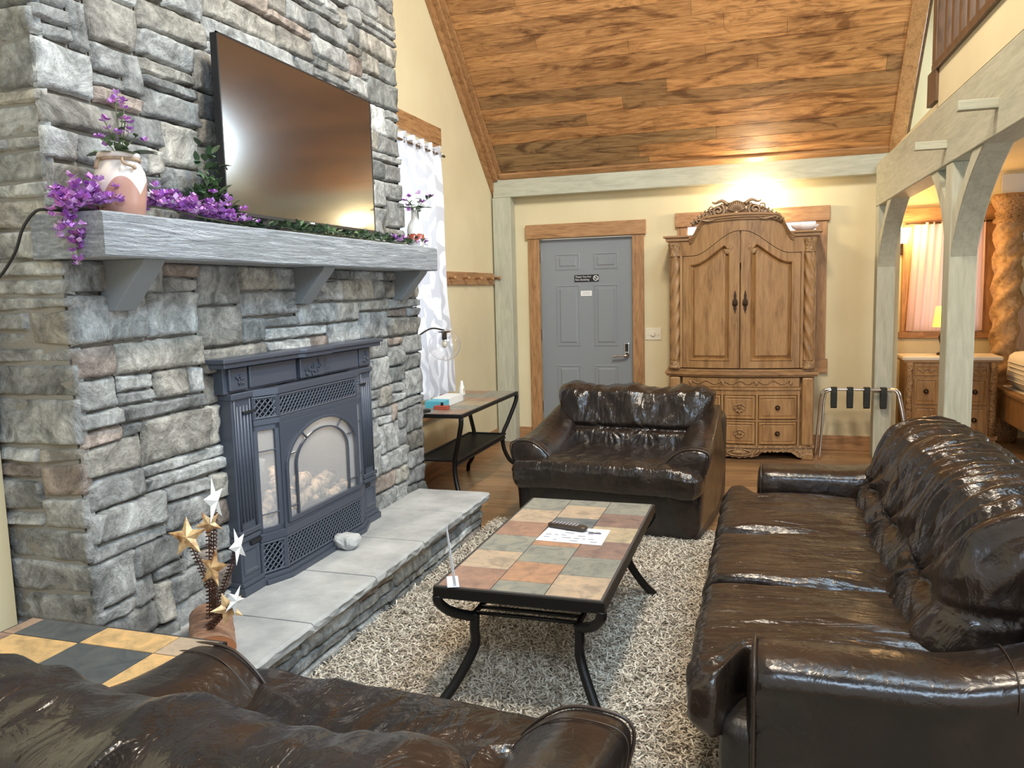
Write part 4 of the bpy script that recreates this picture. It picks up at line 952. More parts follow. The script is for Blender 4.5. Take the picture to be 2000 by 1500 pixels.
# things on the console table
tb = thing('tissue_box', (-2.25, 5.45, KZ), 'white and turquoise tissue box lying on the console table', 'box', rz=0)
bx(-2.33, -2.20, 5.33, 5.62, KZ, KZ + .055).build('carton', M_white, tb, bevel=.002); bx(-2.332, -2.196, 5.20, 5.329, KZ, KZ + .05).build('printed_end', M_teal, tb, bevel=.002)
r2b = thing('brick_red_box', (-2.2, 5.1, KZ), 'small brick red box at the near left end of the console table', 'box')
bx(-2.235, -2.135, 5.13, 5.19, KZ, KZ + .028).build('carton', M_red, r2b, bevel=.002); bx(-2.19, -2.175, 5.155, 5.17, KZ + .028, KZ + .05).build('tab', M_blackp, r2b)
sb = thing('spray_bottle', (-2.33, 5.93, KZ), 'small white tapered bottle standing alone on the console table', 'bottle')
MB().lathe([(0, 0), (.024, 0), (.026, .01), (.024, .05), (.012, .09), (.009, .115), (0, .117)], (-2.33, 5.93, KZ), 16).build('body', M_white, sb, smooth=True)
bx(-2.331, -2.306, 5.912, 5.935, KZ + .02, KZ + .055).build('label', mat('yellow_print', (.6, .5, .3), .6), sb)
lp = thing('globe_lamp', (-2.30, 5.03, KZ), 'black arm lamp with a clear glass globe, reaching over the console table', 'lamp')
MB().lathe([(0, 0), (.08, 0), (.08, .012), (.012, .02), (0, .02)], (-2.30, 5.03, KZ), 24).tube([(-2.30, 5.03, KZ + .01), (-2.30, 5.03, 1.21)], .006, 8).tube(bez([(-2.30, 5.03, 1.21), (-2.30, 5.28, 1.255), (-2.30, 5.50, 1.235), (-2.30, 5.53, 1.225), (-2.30, 5.53, 1.20)], 6), .006, 8).build('arm', M_black, lp, smooth=True)
MB().lathe([(0, 0), (.045, -.002), (.045, -.01), (.018, -.014), (.02, -.065), (0, -.065)], (-2.30, 5.53, 1.225), 20).build('socket', M_black, lp, smooth=False)
MB().sphere((-2.30, 5.53, 1.12), .118, 28, 18).build('globe', M_clear, lp, smooth=True, solid=-.002)
MB().sphere((-2.30, 5.53, 1.13), .022, 14, 10, (1, 1, 1.4)).build('bulb', M_cream, lp, smooth=True)
# curtain on rod
cu = thing('white_curtain', (-2.5, 5.5, 2.6), 'sheer white leaf-patterned curtain at the window right of the stone fireplace', 'curtain')
MB().tube([(-2.50, 4.8, 2.60), (-2.50, 6.14, 2.60)], .010, 10).build('rod', M_darkwood, cu, smooth=True)
cm = MB(); ny_, nz2 = 90, 40; vs = []
for k in range(nz2 + 1):
    t = k / nz2; zz = 2.655 - t * 1.96
    for i in range(ny_ + 1):
        u = i / ny_; ye = 6.03 + .09 * t + .025 * math.sin(t * 9); yy = 4.85 + (ye - 4.85) * u
        vs.append((-2.50 + .035 * math.sin(u * 46 + .8 * math.sin(t * 4)) * (.5 + .5 * t) + .012 * noise.noise(Vector((u * 12, t * 5, 1))), yy, zz + (.010 * math.sin(u * 46) if k == 0 else 0)))
cm.add(vs, [(k * (ny_ + 1) + i, k * (ny_ + 1) + i + 1, (k + 1) * (ny_ + 1) + i + 1, (k + 1) * (ny_ + 1) + i) for k in range(nz2) for i in range(ny_)])
cm.build('fabric', M_curt, cu, smooth=True, fixn=False)
for k in range(9):
    yy = 4.95 + k * .136; rg = MB(); rg.ring_loft([[(-2.50 + .0 + (.022 + .005 * math.cos(b_ * PI / 4)) * math.cos(a_ * PI / 10), yy + .005 * math.sin(b_ * PI / 4), 2.60 + (.022 + .005 * math.cos(b_ * PI / 4)) * math.sin(a_ * PI / 10)) for b_ in range(8)] for a_ in range(20)], loop=True); rg.build('grommet', M_chrome, cu, smooth=True)
# coat peg rail
pr = thing('peg_rail', (LX, 6.9, 1.63), 'brown wooden coat peg rail on the cream wall left of the corner post', 'coat rack')
bx(LX, LX + .022, 6.15, 7.54, 1.575, 1.69).build('board', M_trimy, pr, bevel=.004)
for yy in (6.35, 6.68, 7.0, 7.33): MB().lathe([(.009, 0), (.009, .045), (.018, .055), (.018, .065), (0, .07)], (LX + .02, yy, 1.635), 12, 'x').build('peg', M_trimy, pr, smooth=True)
MB().lathe([(.009, 0), (.009, .05), (.018, .06), (.016, .07), (0, .072)], (LX + .02, 7.525, 1.645), 12, 'x').build('peg', M_trimy, pr, smooth=True)

# ================================================================== armoire
am = thing('armoire', (-.225, 7.45, 0), 'tall carved pine armoire with arched double doors and bronzed crest against the far wall', 'armoire')
AXC = -.225; HW = .61
def yb(x): return 7.225 - .105 * max(0, 1 - ((x - AXC) / HW) ** 2)
def bowbox(mb, x0, x1, z0, z1, off, th, n=24):
    rings = []
    for q in range(n + 1):
        x = x0 + (x1 - x0) * q / n; y = yb(x) - off
        Z0 = z0(x) if callable(z0) else z0; Z1 = z1(x) if callable(z1) else z1
        rings.append([(x, y, Z0), (x, y, Z1), (x, y + th, Z1), (x, y + th, Z0)])
    return mb.ring_loft(rings)
def sm(a, b, x): t = min(max((x - a) / (b - a), 0), 1); return t * t * (3 - 2 * t)
def zd(x): return 1.775 + .195 * (1 - sm(0.02, .40, abs(x - AXC)) ** 1.0)
def zp(x): d = abs(x - AXC); return 1.895 + .155 * (1 - sm(.30, .42, d)) + .03 * (1 - (min(d, .42) / .42) ** 2)
c_ = MB().box(AXC - HW, AXC + HW, 7.24, 7.68, .79, 1.88); c_.box(AXC - HW, AXC + HW, 7.24, 7.68, .05, .72)
c_.build('carcass', M_arm, am, bevel=.004)
pdm = MB(); bowbox(pdm, AXC - .52, AXC + .52, zd, zp, .012, .12, 60); bowbox(pdm, AXC - .50, AXC + .50, 1.70, lambda x: zp(x) - .006, -.024, .30, 40); pdm.build('arched_frieze', M_arm, am)
mo = MB()
for (a0, a1, lo_, hi_, off) in ((-.655, -.40, 1.885, 1.905, .03), (-.655, -.40, 1.905, 1.935, .05), (-.655, -.40, 1.935, 1.952, .07), (.40, .655, 1.885, 1.905, .03), (.40, .655, 1.905, 1.935, .05), (.40, .655, 1.935, 1.952, .07)):
    mo.box(AXC + a0 + (.05 if a0 < 0 and off < .06 else 0) * (1 if off < .04 else .4), AXC + a1 - (.05 if a1 > .5 and off < .06 else 0) * (1 if off < .04 else .4), 7.225 - off, 7.68, lo_, hi_)
for k, (o, zz) in enumerate(((.03, -.018), (.045, .0), (.06, .018))):
    mo.ring_loft([[(x, yb(x) - o, zp(x) + zz - .002), (x, yb(x) - o, zp(x) + zz + .018), (x, 7.4, zp(x) + zz + .018), (x, 7.4, zp(x) + zz - .002)] for x in [AXC - .43 + .86 * q / 60 for q in range(61)]])
mo.build('cornice', M_armx, am, bevel=.003)
for sx_ in (-1, 1):
    xc_ = AXC + sx_ * .555
    rope = MB(); n_ = 90; rings = []
    for q in range(n_ + 1):
        z_ = .86 + (1.775 - .86) * q / n_; rg = []
        for k in range(28):
            a = 2 * PI * k / 28; r_ = .043 + .0055 * math.sin(a * 4 + z_ * 42 * sx_); rg.append((xc_ + r_ * math.cos(a), 7.205 + r_ * math.sin(a), z_))
        rings.append(rg)
    rope.ring_loft(rings); rope.build('rope_column', M_arm, am, smooth=True)
    MB().lathe([(0, 1.772), (.050, 1.772), (.050, 1.782), (.042, 1.79), (.046, 1.83), (.058, 1.875), (.060, 1.888), (0, 1.888)], (xc_, 7.205, 0), 20, fn=lambda a, h: 1 + (.06 * math.cos(a * 8) if 1.785 < h < 1.88 else 0)).build('column_capital', M_lcarve, am, smooth=True)
    MB().lathe([(0, .79), (.058, .79), (.058, .81), (.047, .82), (.052, .835), (.044, .86), (0, .86)], (xc_, 7.205, 0), 20).build('column_base', M_lcarve, am, smooth=True)
    bx(AXC + sx_ * .50 - .012, AXC + sx_ * .50 + .012, 7.165, 7.26, .80, 1.78).build('stile', M_arm, am, bevel=.003)
def hfield(mb, xs, zs_, dep, back=.02):
    """xs list; zs_(x)-> list of z; dep(x,z) -> protrusion"""
    grid = [[(x, yb(x) - dep(x, z), z) for z in zs_(x)] for x in xs]; nz_ = len(grid[0]); vs = [p for c in grid for p in c]
    fs = [(i * nz_ + j, (i + 1) * nz_ + j, (i + 1) * nz_ + j + 1, i * nz_ + j + 1) for i in range(len(xs) - 1) for j in range(nz_ - 1)]
    mb.add(vs, fs)
    for col in (grid[0], grid[-1]): mb.add([p for p in col] + [(p[0], yb(p[0]) + back, p[2]) for p in col], [(j, j + 1, nz_ + j + 1, nz_ + j) for j in range(nz_ - 1)])
    for j in (0, -1): row = [c[j] for c in grid]; n_ = len(row); mb.add(row + [(p[0], yb(p[0]) + back, p[2]) for p in row], [(i, i + 1, n_ + i + 1, n_ + i) for i in range(n_ - 1)])
for sx_ in (-1, 1):
    xa, xb = AXC + sx_ * .006, AXC + sx_ * .485
    X0, X1 = min(xa, xb), max(xa, xb); n_ = 56; xs = [X0 + (X1 - X0) * q / n_ for q in range(n_ + 1)]
    def ptop(x):
        d = abs(x - AXC); return zd(x) - .085 - .05 * (1 - sm(.10, .135, d)) + .0 * d
    def dep(x, z):
        d = abs(x - AXC); e = min(d - .095, .415 - d, z - .875, ptop(x) - z)
        if e < -.012: return .016
        if e < 0: return .016 + .010 * math.sin((e + .012) / .012 * PI)
        if e < .010: return .016 - .028 * (e / .010)
        if e < .035: return -.012 + .020 * sm(.012, .035, e)
        return .008
    def zs_(x):
        b_ = [.80, .855, .862, .868, .875, .88, .886, .895, .91]; t_ = ptop(x); tt = [t_ - .036, t_ - .02, t_ - .01, t_ - .004, t_, t_ + .006, t_ + .012, t_ + .02, zd(x) - .006]
        return b_ + [.91 + (t_ - .036 - .91) * q / 26 for q in range(1, 26)] + tt
    dmb = MB(); hfield(dmb, xs, zs_, dep); dd = dmb.build('door', M_arm, am, smooth=False)
    xk = AXC + sx_ * .042; yk = yb(xk) - .016
    MB().prism([(xk + a, z) for a, z in ((0, 1.47), (.006, 1.45), (.012, 1.42), (.010, 1.40), (.022, 1.375), (.024, 1.345), (.012, 1.33), (.014, 1.31), (.006, 1.29), (0, 1.265), (-.006, 1.29), (-.014, 1.31), (-.012, 1.33), (-.024, 1.345), (-.022, 1.375), (-.010, 1.40), (-.012, 1.42), (-.006, 1.45))], 'y', yk - .004, yk + .002).sphere((xk, yk - .015, 1.352), .017, 12, 8).build('handle_pull', M_knob, dd)
    MB().sphere((AXC + sx_ * .10, yb(AXC + sx_ * .10) - .010, 1.80), .03, 12, 8, (1.2, .35, .9)).sphere((AXC + sx_ * .075, yb(AXC) - .010, 1.83), .024, 12, 8, (.8, .35, 1.2)).build('corner_carving', M_lcarve, dd, smooth=True)
w_ = MB(); bowbox(w_, AXC - .635, AXC + .635, .722, .738, .02, .45); bowbox(w_, AXC - .645, AXC + .645, .738, .765, .035, .45); bowbox(w_, AXC - .63, AXC + .63, .765, .79, .018, .45)
w_.build('waist_moulding', M_armx, am, bevel=.004)
fz = MB(); bowbox(fz, AXC - .49, AXC + .49, .635, .715, .004, .03)
fz.build('swag_drawer', M_arm, am, bevel=.003)
sw_ = MB(); 
for s_ in range(3):
    xa = AXC - .42 + .28 * s_; pth = []
    for q in range(33):
        x = xa + .28 * q / 32; pth.append((x, yb(x) - .009, .676 + .014 * math.cos(q / 32 * PI * 4)))
    sw_.tube(pth, .0055, 6)
for s_ in range(4): x = AXC - .42 + .28 * s_; sw_.sphere((x, yb(x) - .01, .672), .016, 8, 6, (1, .5, 1.4))
sw_.build('swag_carving', M_lcarve, am, smooth=True)
gr = MB(); bowbox(gr, AXC - .50, AXC + .50, .610, .632, .018, .04); bowbox(gr, AXC - .50, AXC + .50, .112, .128, .012, .04); bowbox(gr, AXC - .50, AXC + .50, .335, .350, .006, .03); bowbox(gr, AXC - .50, AXC + .50, .565, .610, .004, .03)
for xx in (-.495, -.155, .135, .475): bowbox(gr, AXC + xx, AXC + xx + .02, .12, .61, .008, .03, 2)
gr.build('drawer_dividers', M_arm, am, bevel=.002)
for (xa, xb) in ((-.470, -.160), (-.130, .130), (.160, .470)):
    for (z0, z1) in ((.135, .330), (.355, .560)):
        xs = [AXC + xa + (xb - xa) * q / 24 for q in range(25)]
        def dep(x, z):
            e = min(x - AXC - xa, xb - (x - AXC), z - z0, z1 - z); return .002 if e < .008 else (.010 if e < .022 else (.0 if e < .03 else .006))
        H = z1 - z0; zl = [z0 + H * q / 24 for q in range(25)]
        dmb = MB(); hfield(dmb, xs, lambda x: zl, dep); dd = dmb.build('drawer', M_arm, am)
        xm = AXC + (xa + xb) / 2; zm = (z0 + z1) / 2; ym = yb(xm) - .006
        if abs(xa) > .14 or xa > 0:
            MB().lathe([(0, -.032), (.012, -.030), (.018, -.022), (.012, -.014), (.008, -.008), (.021, -.004), (.021, .002)], (xm, ym, zm), 16, 'y').build('knob', M_knob, dd, smooth=True)
        else:
            cv = MB().tube([(xm + .045 * math.cos(t), ym - .004, zm + .03 * math.sin(t)) for t in [PI * k / 10 for k in range(21)]], .007, 6)
            for k in range(5): cv.sphere((xm + .03 * math.cos(PI + k * PI / 4), ym - .006, zm - .008 + .028 * math.sin(PI + k * PI / 4)), .012, 8, 6, (1, .6, 1))
            cv.sphere((xm, ym - .008, zm + .006), .014, 8, 6); cv.build('carved_rosette', M_lcarve, dd, smooth=True)
for sx_ in (-1, 1):
    MB().box(AXC + sx_ * .555 - .045, AXC + sx_ * .555 + .045, 7.165, 7.26, .13, .715).build('base_pilaster', M_arm, am, bevel=.012)
ap = MB(); n_ = 80
def azb(x):
    d = abs(x - AXC); return .022 + (.0 if d < .12 else 0) + .045 * sm(.12, .22, d) * (1 - sm(.42, .50, d)) + .008 * abs(math.sin(d * 60)) * (1 - sm(.4, .45, d)) - .01 * (1 - sm(0, .12, d)) - .015 * sm(.5, .55, d)
bowbox(ap, AXC - .60, AXC + .60, azb, .115, .012, .05, 100); bowbox(ap, AXC - .615, AXC + .615, .108, .13, .025, .45, 30); ap.build('scalloped_apron', M_lcarve, am, bevel=.0)
cv = MB(); cv.tube([(AXC + .10 * math.cos(t), yb(AXC) - .02, .066 + .028 * math.sin(t)) for t in [2 * PI * k / 30 for k in range(31)]], .008, 6).sphere((AXC, yb(AXC) - .015, .066), .05, 12, 8, (1.3, .3, .45))
for sx_ in (-1, 1):
    for k in range(5): x = AXC + sx_ * (.13 + .035 * k); cv.tube([(x, yb(x) - .018, .05 + .012 * k), (x + sx_ * .02, yb(x) - .02, .075), (x + sx_ * .03, yb(x) - .016, .09)], .009, 6)
cv.build('apron_carving', M_lcarve, am, smooth=True)
for sx_ in (-1, 1): bx(AXC + sx_ * .56 - .05, AXC + sx_ * .56 + .05, 7.19, 7.66, 0, .06).build('foot', M_arm, am, bevel=.01)
# crest
cr_ = MB(); n_ = 50; CC = -.26
def zc(x): u = (x - CC) / .37; return 2.055 + .0 + .165 * max(0, 1 - abs(u) ** 2.2)
def zb0(x): u = (x - CC) / .37; return 2.02 + .075 * max(0, 1 - u * u)
cr_.ring_loft([[(x, 7.115, zb0(x)), (x, 7.115, zc(x) - .012), (x, 7.14, zc(x) - .008), (x, 7.14, zb0(x))] for x in [CC - .37 + .74 * q / n_ for q in range(n_ + 1)]])
def spiral(mb, c, r, turns, dirn, a0, rad=.009):
    pth = []; n__ = int(turns * 16)
    for k in range(n__ + 1):
        t = k / n__; a = a0 + dirn * turns * 2 * PI * t; q = r * (1 - .82 * t); pth.append((c[0] + q * math.cos(a), c[1] - .012 * t, c[2] + q * math.sin(a)))
    mb.tube(pth, [rad * (1 - .35 * k / n__) for k in range(n__ + 1)], 7)
for sx_ in (-1, 1):
    spiral(cr_, (CC + sx_ * .150, 7.108, 2.14), .056, 1.6, sx_, PI / 2 + sx_ * .4, .015)
    spiral(cr_, (CC + sx_ * .245, 7.108, 2.09), .036, 1.4, -sx_, PI / 2, .012)
    spiral(cr_, (CC + sx_ * .205, 7.108, 2.165), .026, 1.2, sx_, 0, .007)
    for k in range(6):
        x = CC + sx_ * (.20 + .03 * k); cr_.tube(bez([(x, 7.11, zb0(x) + .005), (x + sx_ * .012, 7.095, (zb0(x) + zc(x)) / 2), (x + sx_ * .03, 7.10, zc(x) - .016)], 4), [.008 + .003 * math.sin(q) for q in range(9)], 6)
    cr_.tube(bez([(CC + sx_ * .37, 7.11, 2.04), (CC + sx_ * .32, 7.10, 2.075), (CC + sx_ * .22, 7.10, 2.06), (CC + sx_ * .10, 7.10, 2.10)], 6), .009, 6)
    cr_.tube(bez([(CC + sx_ * .07, 7.11, 2.19), (CC + sx_ * .12, 7.11, 2.222), (CC + sx_ * .17, 7.11, 2.205), (CC + sx_ * .20, 7.11, 2.215)], 6), [.016 - .0005 * q for q in range(19)], 8)
for k in range(11):
    a = PI * (.08 + .84 * k / 10); cr_.tube([(CC + .012 * math.cos(a), 7.10, 2.125), (CC + .075 * math.cos(a), 7.095, 2.135 + .085 * math.sin(a))], [.004, .011], 7)
cr_.sphere((CC, 7.10, 2.115), .028, 12, 8)
cr_.build('carved_crest', M_carve, am, smooth=True)
point('armoire_top_lamp', (-.12, 7.48, 2.23), 18, (1.0, .85, .58), .06)
dl = thing('uplight', (-.12, 7.5, 1.88), 'small bright lamp glowing behind the crest on top of the armoire', 'lamp')
MB().lathe([(0, 0), (.06, 0), (.06, .02), (.02, .04), (.02, .10), (0, .10)], (-.12, 7.5, 1.882), 20).tube([(-.12, 7.5, 1.95), (-.12, 7.5, 2.15)], .012, 10).build('base', M_blackp, dl); MB().sphere((-.12, 7.5, 2.18), .035, 16, 12, (1, 1, 1.1)).build('bulb', M_bulb, dl, smooth=True)
ds = thing('ceramic_dish', (.29, 7.33, 1.952), 'white ceramic shell-like dish lying on the right end of the armoire cornice', 'dish')
MB().lathe([(0, .0), (.05, .0), (.10, .03), (.115, .055), (.108, .055), (.09, .03), (.04, .012), (0, .012)], (0, 0, 0), 28, fn=lambda a, h: 1 + .06 * math.cos(a * 7)).xform(lambda v: (v[0], v[1] * .7, v[2])).build('bowl', M_ceramic, ds, world=False, smooth=True)

# ================================================================== luggage rack
lg = thing('luggage_rack', (.75, 7.35, 0), 'folding chrome luggage rack with four black webbing straps, standing right of the armoire', 'luggage rack')
def u_frame(yt, yb_, x0, x1, lean):
    pts = bez([(x0 - .02, yb_, .0), (x0, (yt + yb_) / 2, .3), (x0 + .015, yt, .52), (x0 + .035, yt, .585), (x0 + .10, yt, .605)], 6) + bez([(x1 - .10, yt, .605), (x1 - .035, yt, .595), (x1 - .005, yt, .52), (x1 + .035, (yt + yb_) / 2, .3), (x1 + .05, yb_, .0)], 6)
    return pts
MB().tube(u_frame(7.28, 7.24, .455, 1.06, 0), .0105, 10).build('front_frame', M_chrome, lg, smooth=True)
MB().tube(u_frame(7.335, 7.42, .43, 1.085, 0), .0105, 10).build('rear_frame', M_chrome, lg, smooth=True)
for x in (.548, .676, .808, .937):
    s__ = MB().ring_loft([[(x - .024, yy, zz), (x + .024, yy, zz)] for yy, zz in ((7.272, .455), (7.262, .58), (7.27, .62), (7.335, .622), (7.35, .60), (7.345, .47), (7.31, .44), (7.272, .455))], cap=False, closed=False)
    s__.build('strap', M_strap, lg, solid=.003)

# ================================================================== bedroom beyond the posts
ns = thing('nightstand', (1.58, 8.05, 0), 'carved pine nightstand with cream marble top, in the bedroom behind the timber posts', 'nightstand')
NX0, NX1, NY0, NY1 = 1.19, 1.93, 7.92, 8.26
bx(NX0, NX1, NY0, NY1, .09, .80).build('carcass', M_arm, ns, bevel=.006)
bx(NX0 - .03, NX1 + .03, NY0 - .03, NY1, .80, .835).build('marble_top', M_marble, ns, bevel=.01)
MB().box(NX0 - .02, NX1 + .02, NY0 - .02, NY1, .78, .80).box(NX0 - .015, NX1 + .015, NY0 - .015, NY1, .09, .13).build('moulding', M_armx, ns, bevel=.004)
MB().prism([(NX0, .09), (NX0, .0), (NX0 + .10, .0), (NX0 + .16, .05), (AXC * 0 + 1.575, .03), (NX1 - .16, .05), (NX1 - .10, 0), (NX1, 0), (NX1, .09)], 'y', NY0 - .01, NY0 + .03).build('scalloped_base', M_lcarve, ns, bevel=.004)
for x in (NX0 + .035, NX1 - .035): MB().lathe([(0, .13), (.03, .13), (.033, .3), (.026, .45), (.034, .6), (.028, .7), (.036, .78), (0, .78)], (x, NY0 - .005, 0), 14).build('turned_pilaster', M_lcarve, ns, smooth=True)
for (xa, xb) in ((NX0 + .08, NX0 + .27), (NX0 + .29, NX1 - .29), (NX1 - .27, NX1 - .08)):
    o_ = MB().ring_loft([[(xa + a, NY0 - d_, .665 + a), (xb - a, NY0 - d_, .665 + a), (xb - a, NY0 - d_, .755 - a), (xa + a, NY0 - d_, .755 - a)] for d_, a in ((-.01, 0), (.012, 0), (.012, .01), (.004, .016))]).build('swag_drawer', M_arm, ns)
    MB().tube([(xa + .02 + (xb - xa - .04) * q / 24, NY0 - .008, .71 + .012 * math.cos(q / 24 * 4 * PI)) for q in range(25)], .006, 6).build('swag_carving', M_lcarve, o_)
for (xa, xb) in ((NX0 + .08, NX0 + .27), (NX0 + .29, NX1 - .29), (NX1 - .27, NX1 - .08)):
    for (z0, z1) in ((.405, .635), (.15, .385)):
        o_ = MB().ring_loft([[(xa + a, NY0 - d_, z0 + a), (xb - a, NY0 - d_, z0 + a), (xb - a, NY0 - d_, z1 - a), (xa + a, NY0 - d_, z1 - a)] for d_, a in ((-.01, 0), (.012, 0), (.012, .015), (.003, .02), (.006, .035))]).build('drawer', M_arm, ns)
        MB().lathe([(0, -.035), (.014, -.032), (.02, -.024), (.01, -.012), (.022, -.006), (.022, .004)], ((xa + xb) / 2, NY0, (z0 + z1) / 2), 14, 'y').build('knob', M_knob, o_, smooth=True)
tl = thing('table_lamp', (1.53, 8.10, .835), 'small bedside lamp with a glowing amber shade on the nightstand', 'lamp')
MB().lathe([(0, 0), (.06, 0), (.06, .015), (.02, .03), (.035, .10), (.05, .16), (.02, .22), (.008, .25), (.008, .30), (0, .30)], (1.53, 8.10, .835), 18).build('lamp_base', M_knob, tl, smooth=True)
MB().lathe([(.10, .255), (.075, .44)], (1.53, 8.10, .835), 24).build('lamp_shade', M_shade, tl, smooth=True)
point('bedside_lamp_light', (1.53, 7.95, 1.5), 8, (1.0, .60, .25), .08)
wsn = thing('wall_sconce', (1.20, 8.60, 1.9), 'bright warm wall sconce left of the pink curtained bedroom window', 'lamp')
bx(1.16, 1.24, 8.595, 8.62, 1.76, 1.88).build('backplate', M_knob, wsn, bevel=.005); MB().lathe([(.035, -.06), (.075, .08), (.070, .08), (.03, -.05)], (1.22, 8.50, 1.93), 20).build('glass_shade', M_bulb, wsn, smooth=True)
MB().tube([(1.20, 8.60, 1.82), (1.21, 8.52, 1.83), (1.22, 8.50, 1.87)], .008, 8).build('arm', M_knob, wsn)
point('sconce_light', (1.3, 8.40, 1.97), 11, (1.0, .62, .28), .06)
w3 = struct(bx(1.33, 1.90, 8.612, 8.618, 1.05, 2.05), 'window_3', M_pane)
M_or = M_trim
struct(bx(1.22, 2.05, 8.585, 8.62, 2.06, 2.20), 'window_header', M_or, w3, bevel=.004); struct(bx(1.22, 2.05, 8.585, 8.62, .955, 1.02), 'window_sill', M_or, w3, bevel=.004)
for x in (1.24, 1.93): struct(bx(x, x + .09, 8.59, 8.62, 1.02, 2.06), 'window_casing', M_trimz, w3, bevel=.004)
pc = thing('pink_curtain', (1.6, 8.55, 2.05), 'gathered pinkish sheer curtain on the bedroom window behind the timber posts', 'curtain')
cm = MB(); vs = []; n_ = 80
for k in range(21):
    t = k / 20
    for i in range(n_ + 1):
        u = i / n_; vs.append((1.325 - .045 * t + (.60 + .05 * t) * u, 8.55 + .014 * math.sin(u * 60 + t) + .008 * math.sin(u * 23 + t * 3), 2.06 - 1.03 * t))
cm.add(vs, [(k * (n_ + 1) + i, k * (n_ + 1) + i + 1, (k + 1) * (n_ + 1) + i + 1, (k + 1) * (n_ + 1) + i) for k in range(20) for i in range(n_)]); cm.build('fabric', M_pcurt, pc, smooth=True)
MB().tube([(1.25, 8.55, 2.05), (2.02, 8.55, 2.05)], .01, 8).build('rod', M_knob, pc)
# bed with a massive carved post
bd = thing('bed', (2.5, 7.7, 0), 'carved pine bed with a massive spiral-carved post and white mattress at the right edge', 'bed')
rings = []
BPX, BPY = 2.09, 8.42
for q in range(121):
    z_ = .40 + 1.62 * q / 120; rg = []
    for k in range(40):
        a = 2 * PI * k / 40; s1 = math.sin(a * 3 - z_ * 27); r_ = .112 + .018 * max(s1, -.4) + .004 * noise.noise(Vector((math.cos(a) * 5, math.sin(a) * 5, z_ * 22))) * 3
        rg.append((BPX + r_ * math.cos(a), BPY + r_ * math.sin(a), z_))
    rings.append(rg)
MB().ring_loft(rings).build('spiral_post', M_post, bd, smooth=True)
MB().lathe([(0, 2.01), (.13, 2.01), (.135, 2.04), (.11, 2.06), (.125, 2.10), (.11, 2.12), (.13, 2.16), (.15, 2.20), (.155, 2.25), (.14, 2.27), (0, 2.27)], (BPX, BPY, 0), 28).build('post_capital', M_lcarve, bd, smooth=True)
MB().lathe([(0, 0), (.13, 0), (.14, .1), (.10, .2), (.13, .35), (.14, .40), (0, .40)], (BPX, BPY, 0), 28).build('post_base', M_lcarve, bd, smooth=True)
th = .18
def BR(v): dx, dy = v[0] - 1.98, v[1] - 8.3; return (1.98 + dx * math.cos(th) + dy * math.sin(th) * -1 * -1, 8.3 - dx * math.sin(th) + dy * math.cos(th), v[2])
bx(2.10, 3.9, 8.36, 8.44, .3, 1.28).build('headboard', M_arm, bd, bevel=.02)
MB().tube(bez([(2.15, 8.40, 1.28), (2.5, 8.40, 1.36), (3.0, 8.40, 1.55), (3.5, 8.4, 1.36), (3.9, 8.4, 1.28)], 8), .04, 10).build('headboard_moulding', M_lcarve, bd, smooth=True)
sr = MB().box(1.99, 2.04, 6.2, 8.3, .26, .50); sr.build('side_rail', M_arm, bd, bevel=.01)
MB().box(1.975, 2.055, 6.2, 8.3, .50, .54).build('rail_moulding', M_lcarve, bd, bevel=.01)
puff((20, 30, 8), (1.9, 2.0, .33), (16, 16, 5), lambda u, p, n_: .004 * math.sin(p.z * 120) if abs(u.z) < .8 else 0, None).xform(lambda v: (v[0] + 3.0, v[1] + 7.30, v[2] + .70)).build('mattress', M_bedding, bd, smooth=True)
for z_ in (.62, .66, .70, .74, .78): MB().tube([(2.045, 6.5, z_), (2.045, 8.1, z_)], .004, 6).build('mattress_seam', M_bedding, bd)
bx(2.05, 3.9, 6.3, 8.3, .30, .54).build('box_base', M_bedding, bd, bevel=.02)
po = thing('wall_poster', (2.1, 8.6, 2.1), 'pale poster with a faint printed grid on the bedroom wall at the right edge', 'poster')
bx(2.06, 2.75, 8.60, 8.615, 1.75, 2.47).build('sheet', mat('poster_paper', (.62, .66, .72), .5), po)
pg = MB()
for i in range(10): pg.box(2.16, 2.7, 8.597, 8.60, 1.80 + .05 * i, 1.803 + .05 * i)
for i in range(10): pg.box(2.16 + .06 * i, 2.163 + .06 * i, 8.597, 8.60, 1.80, 2.25)
pg.build('printed_grid', M_inkg, po)

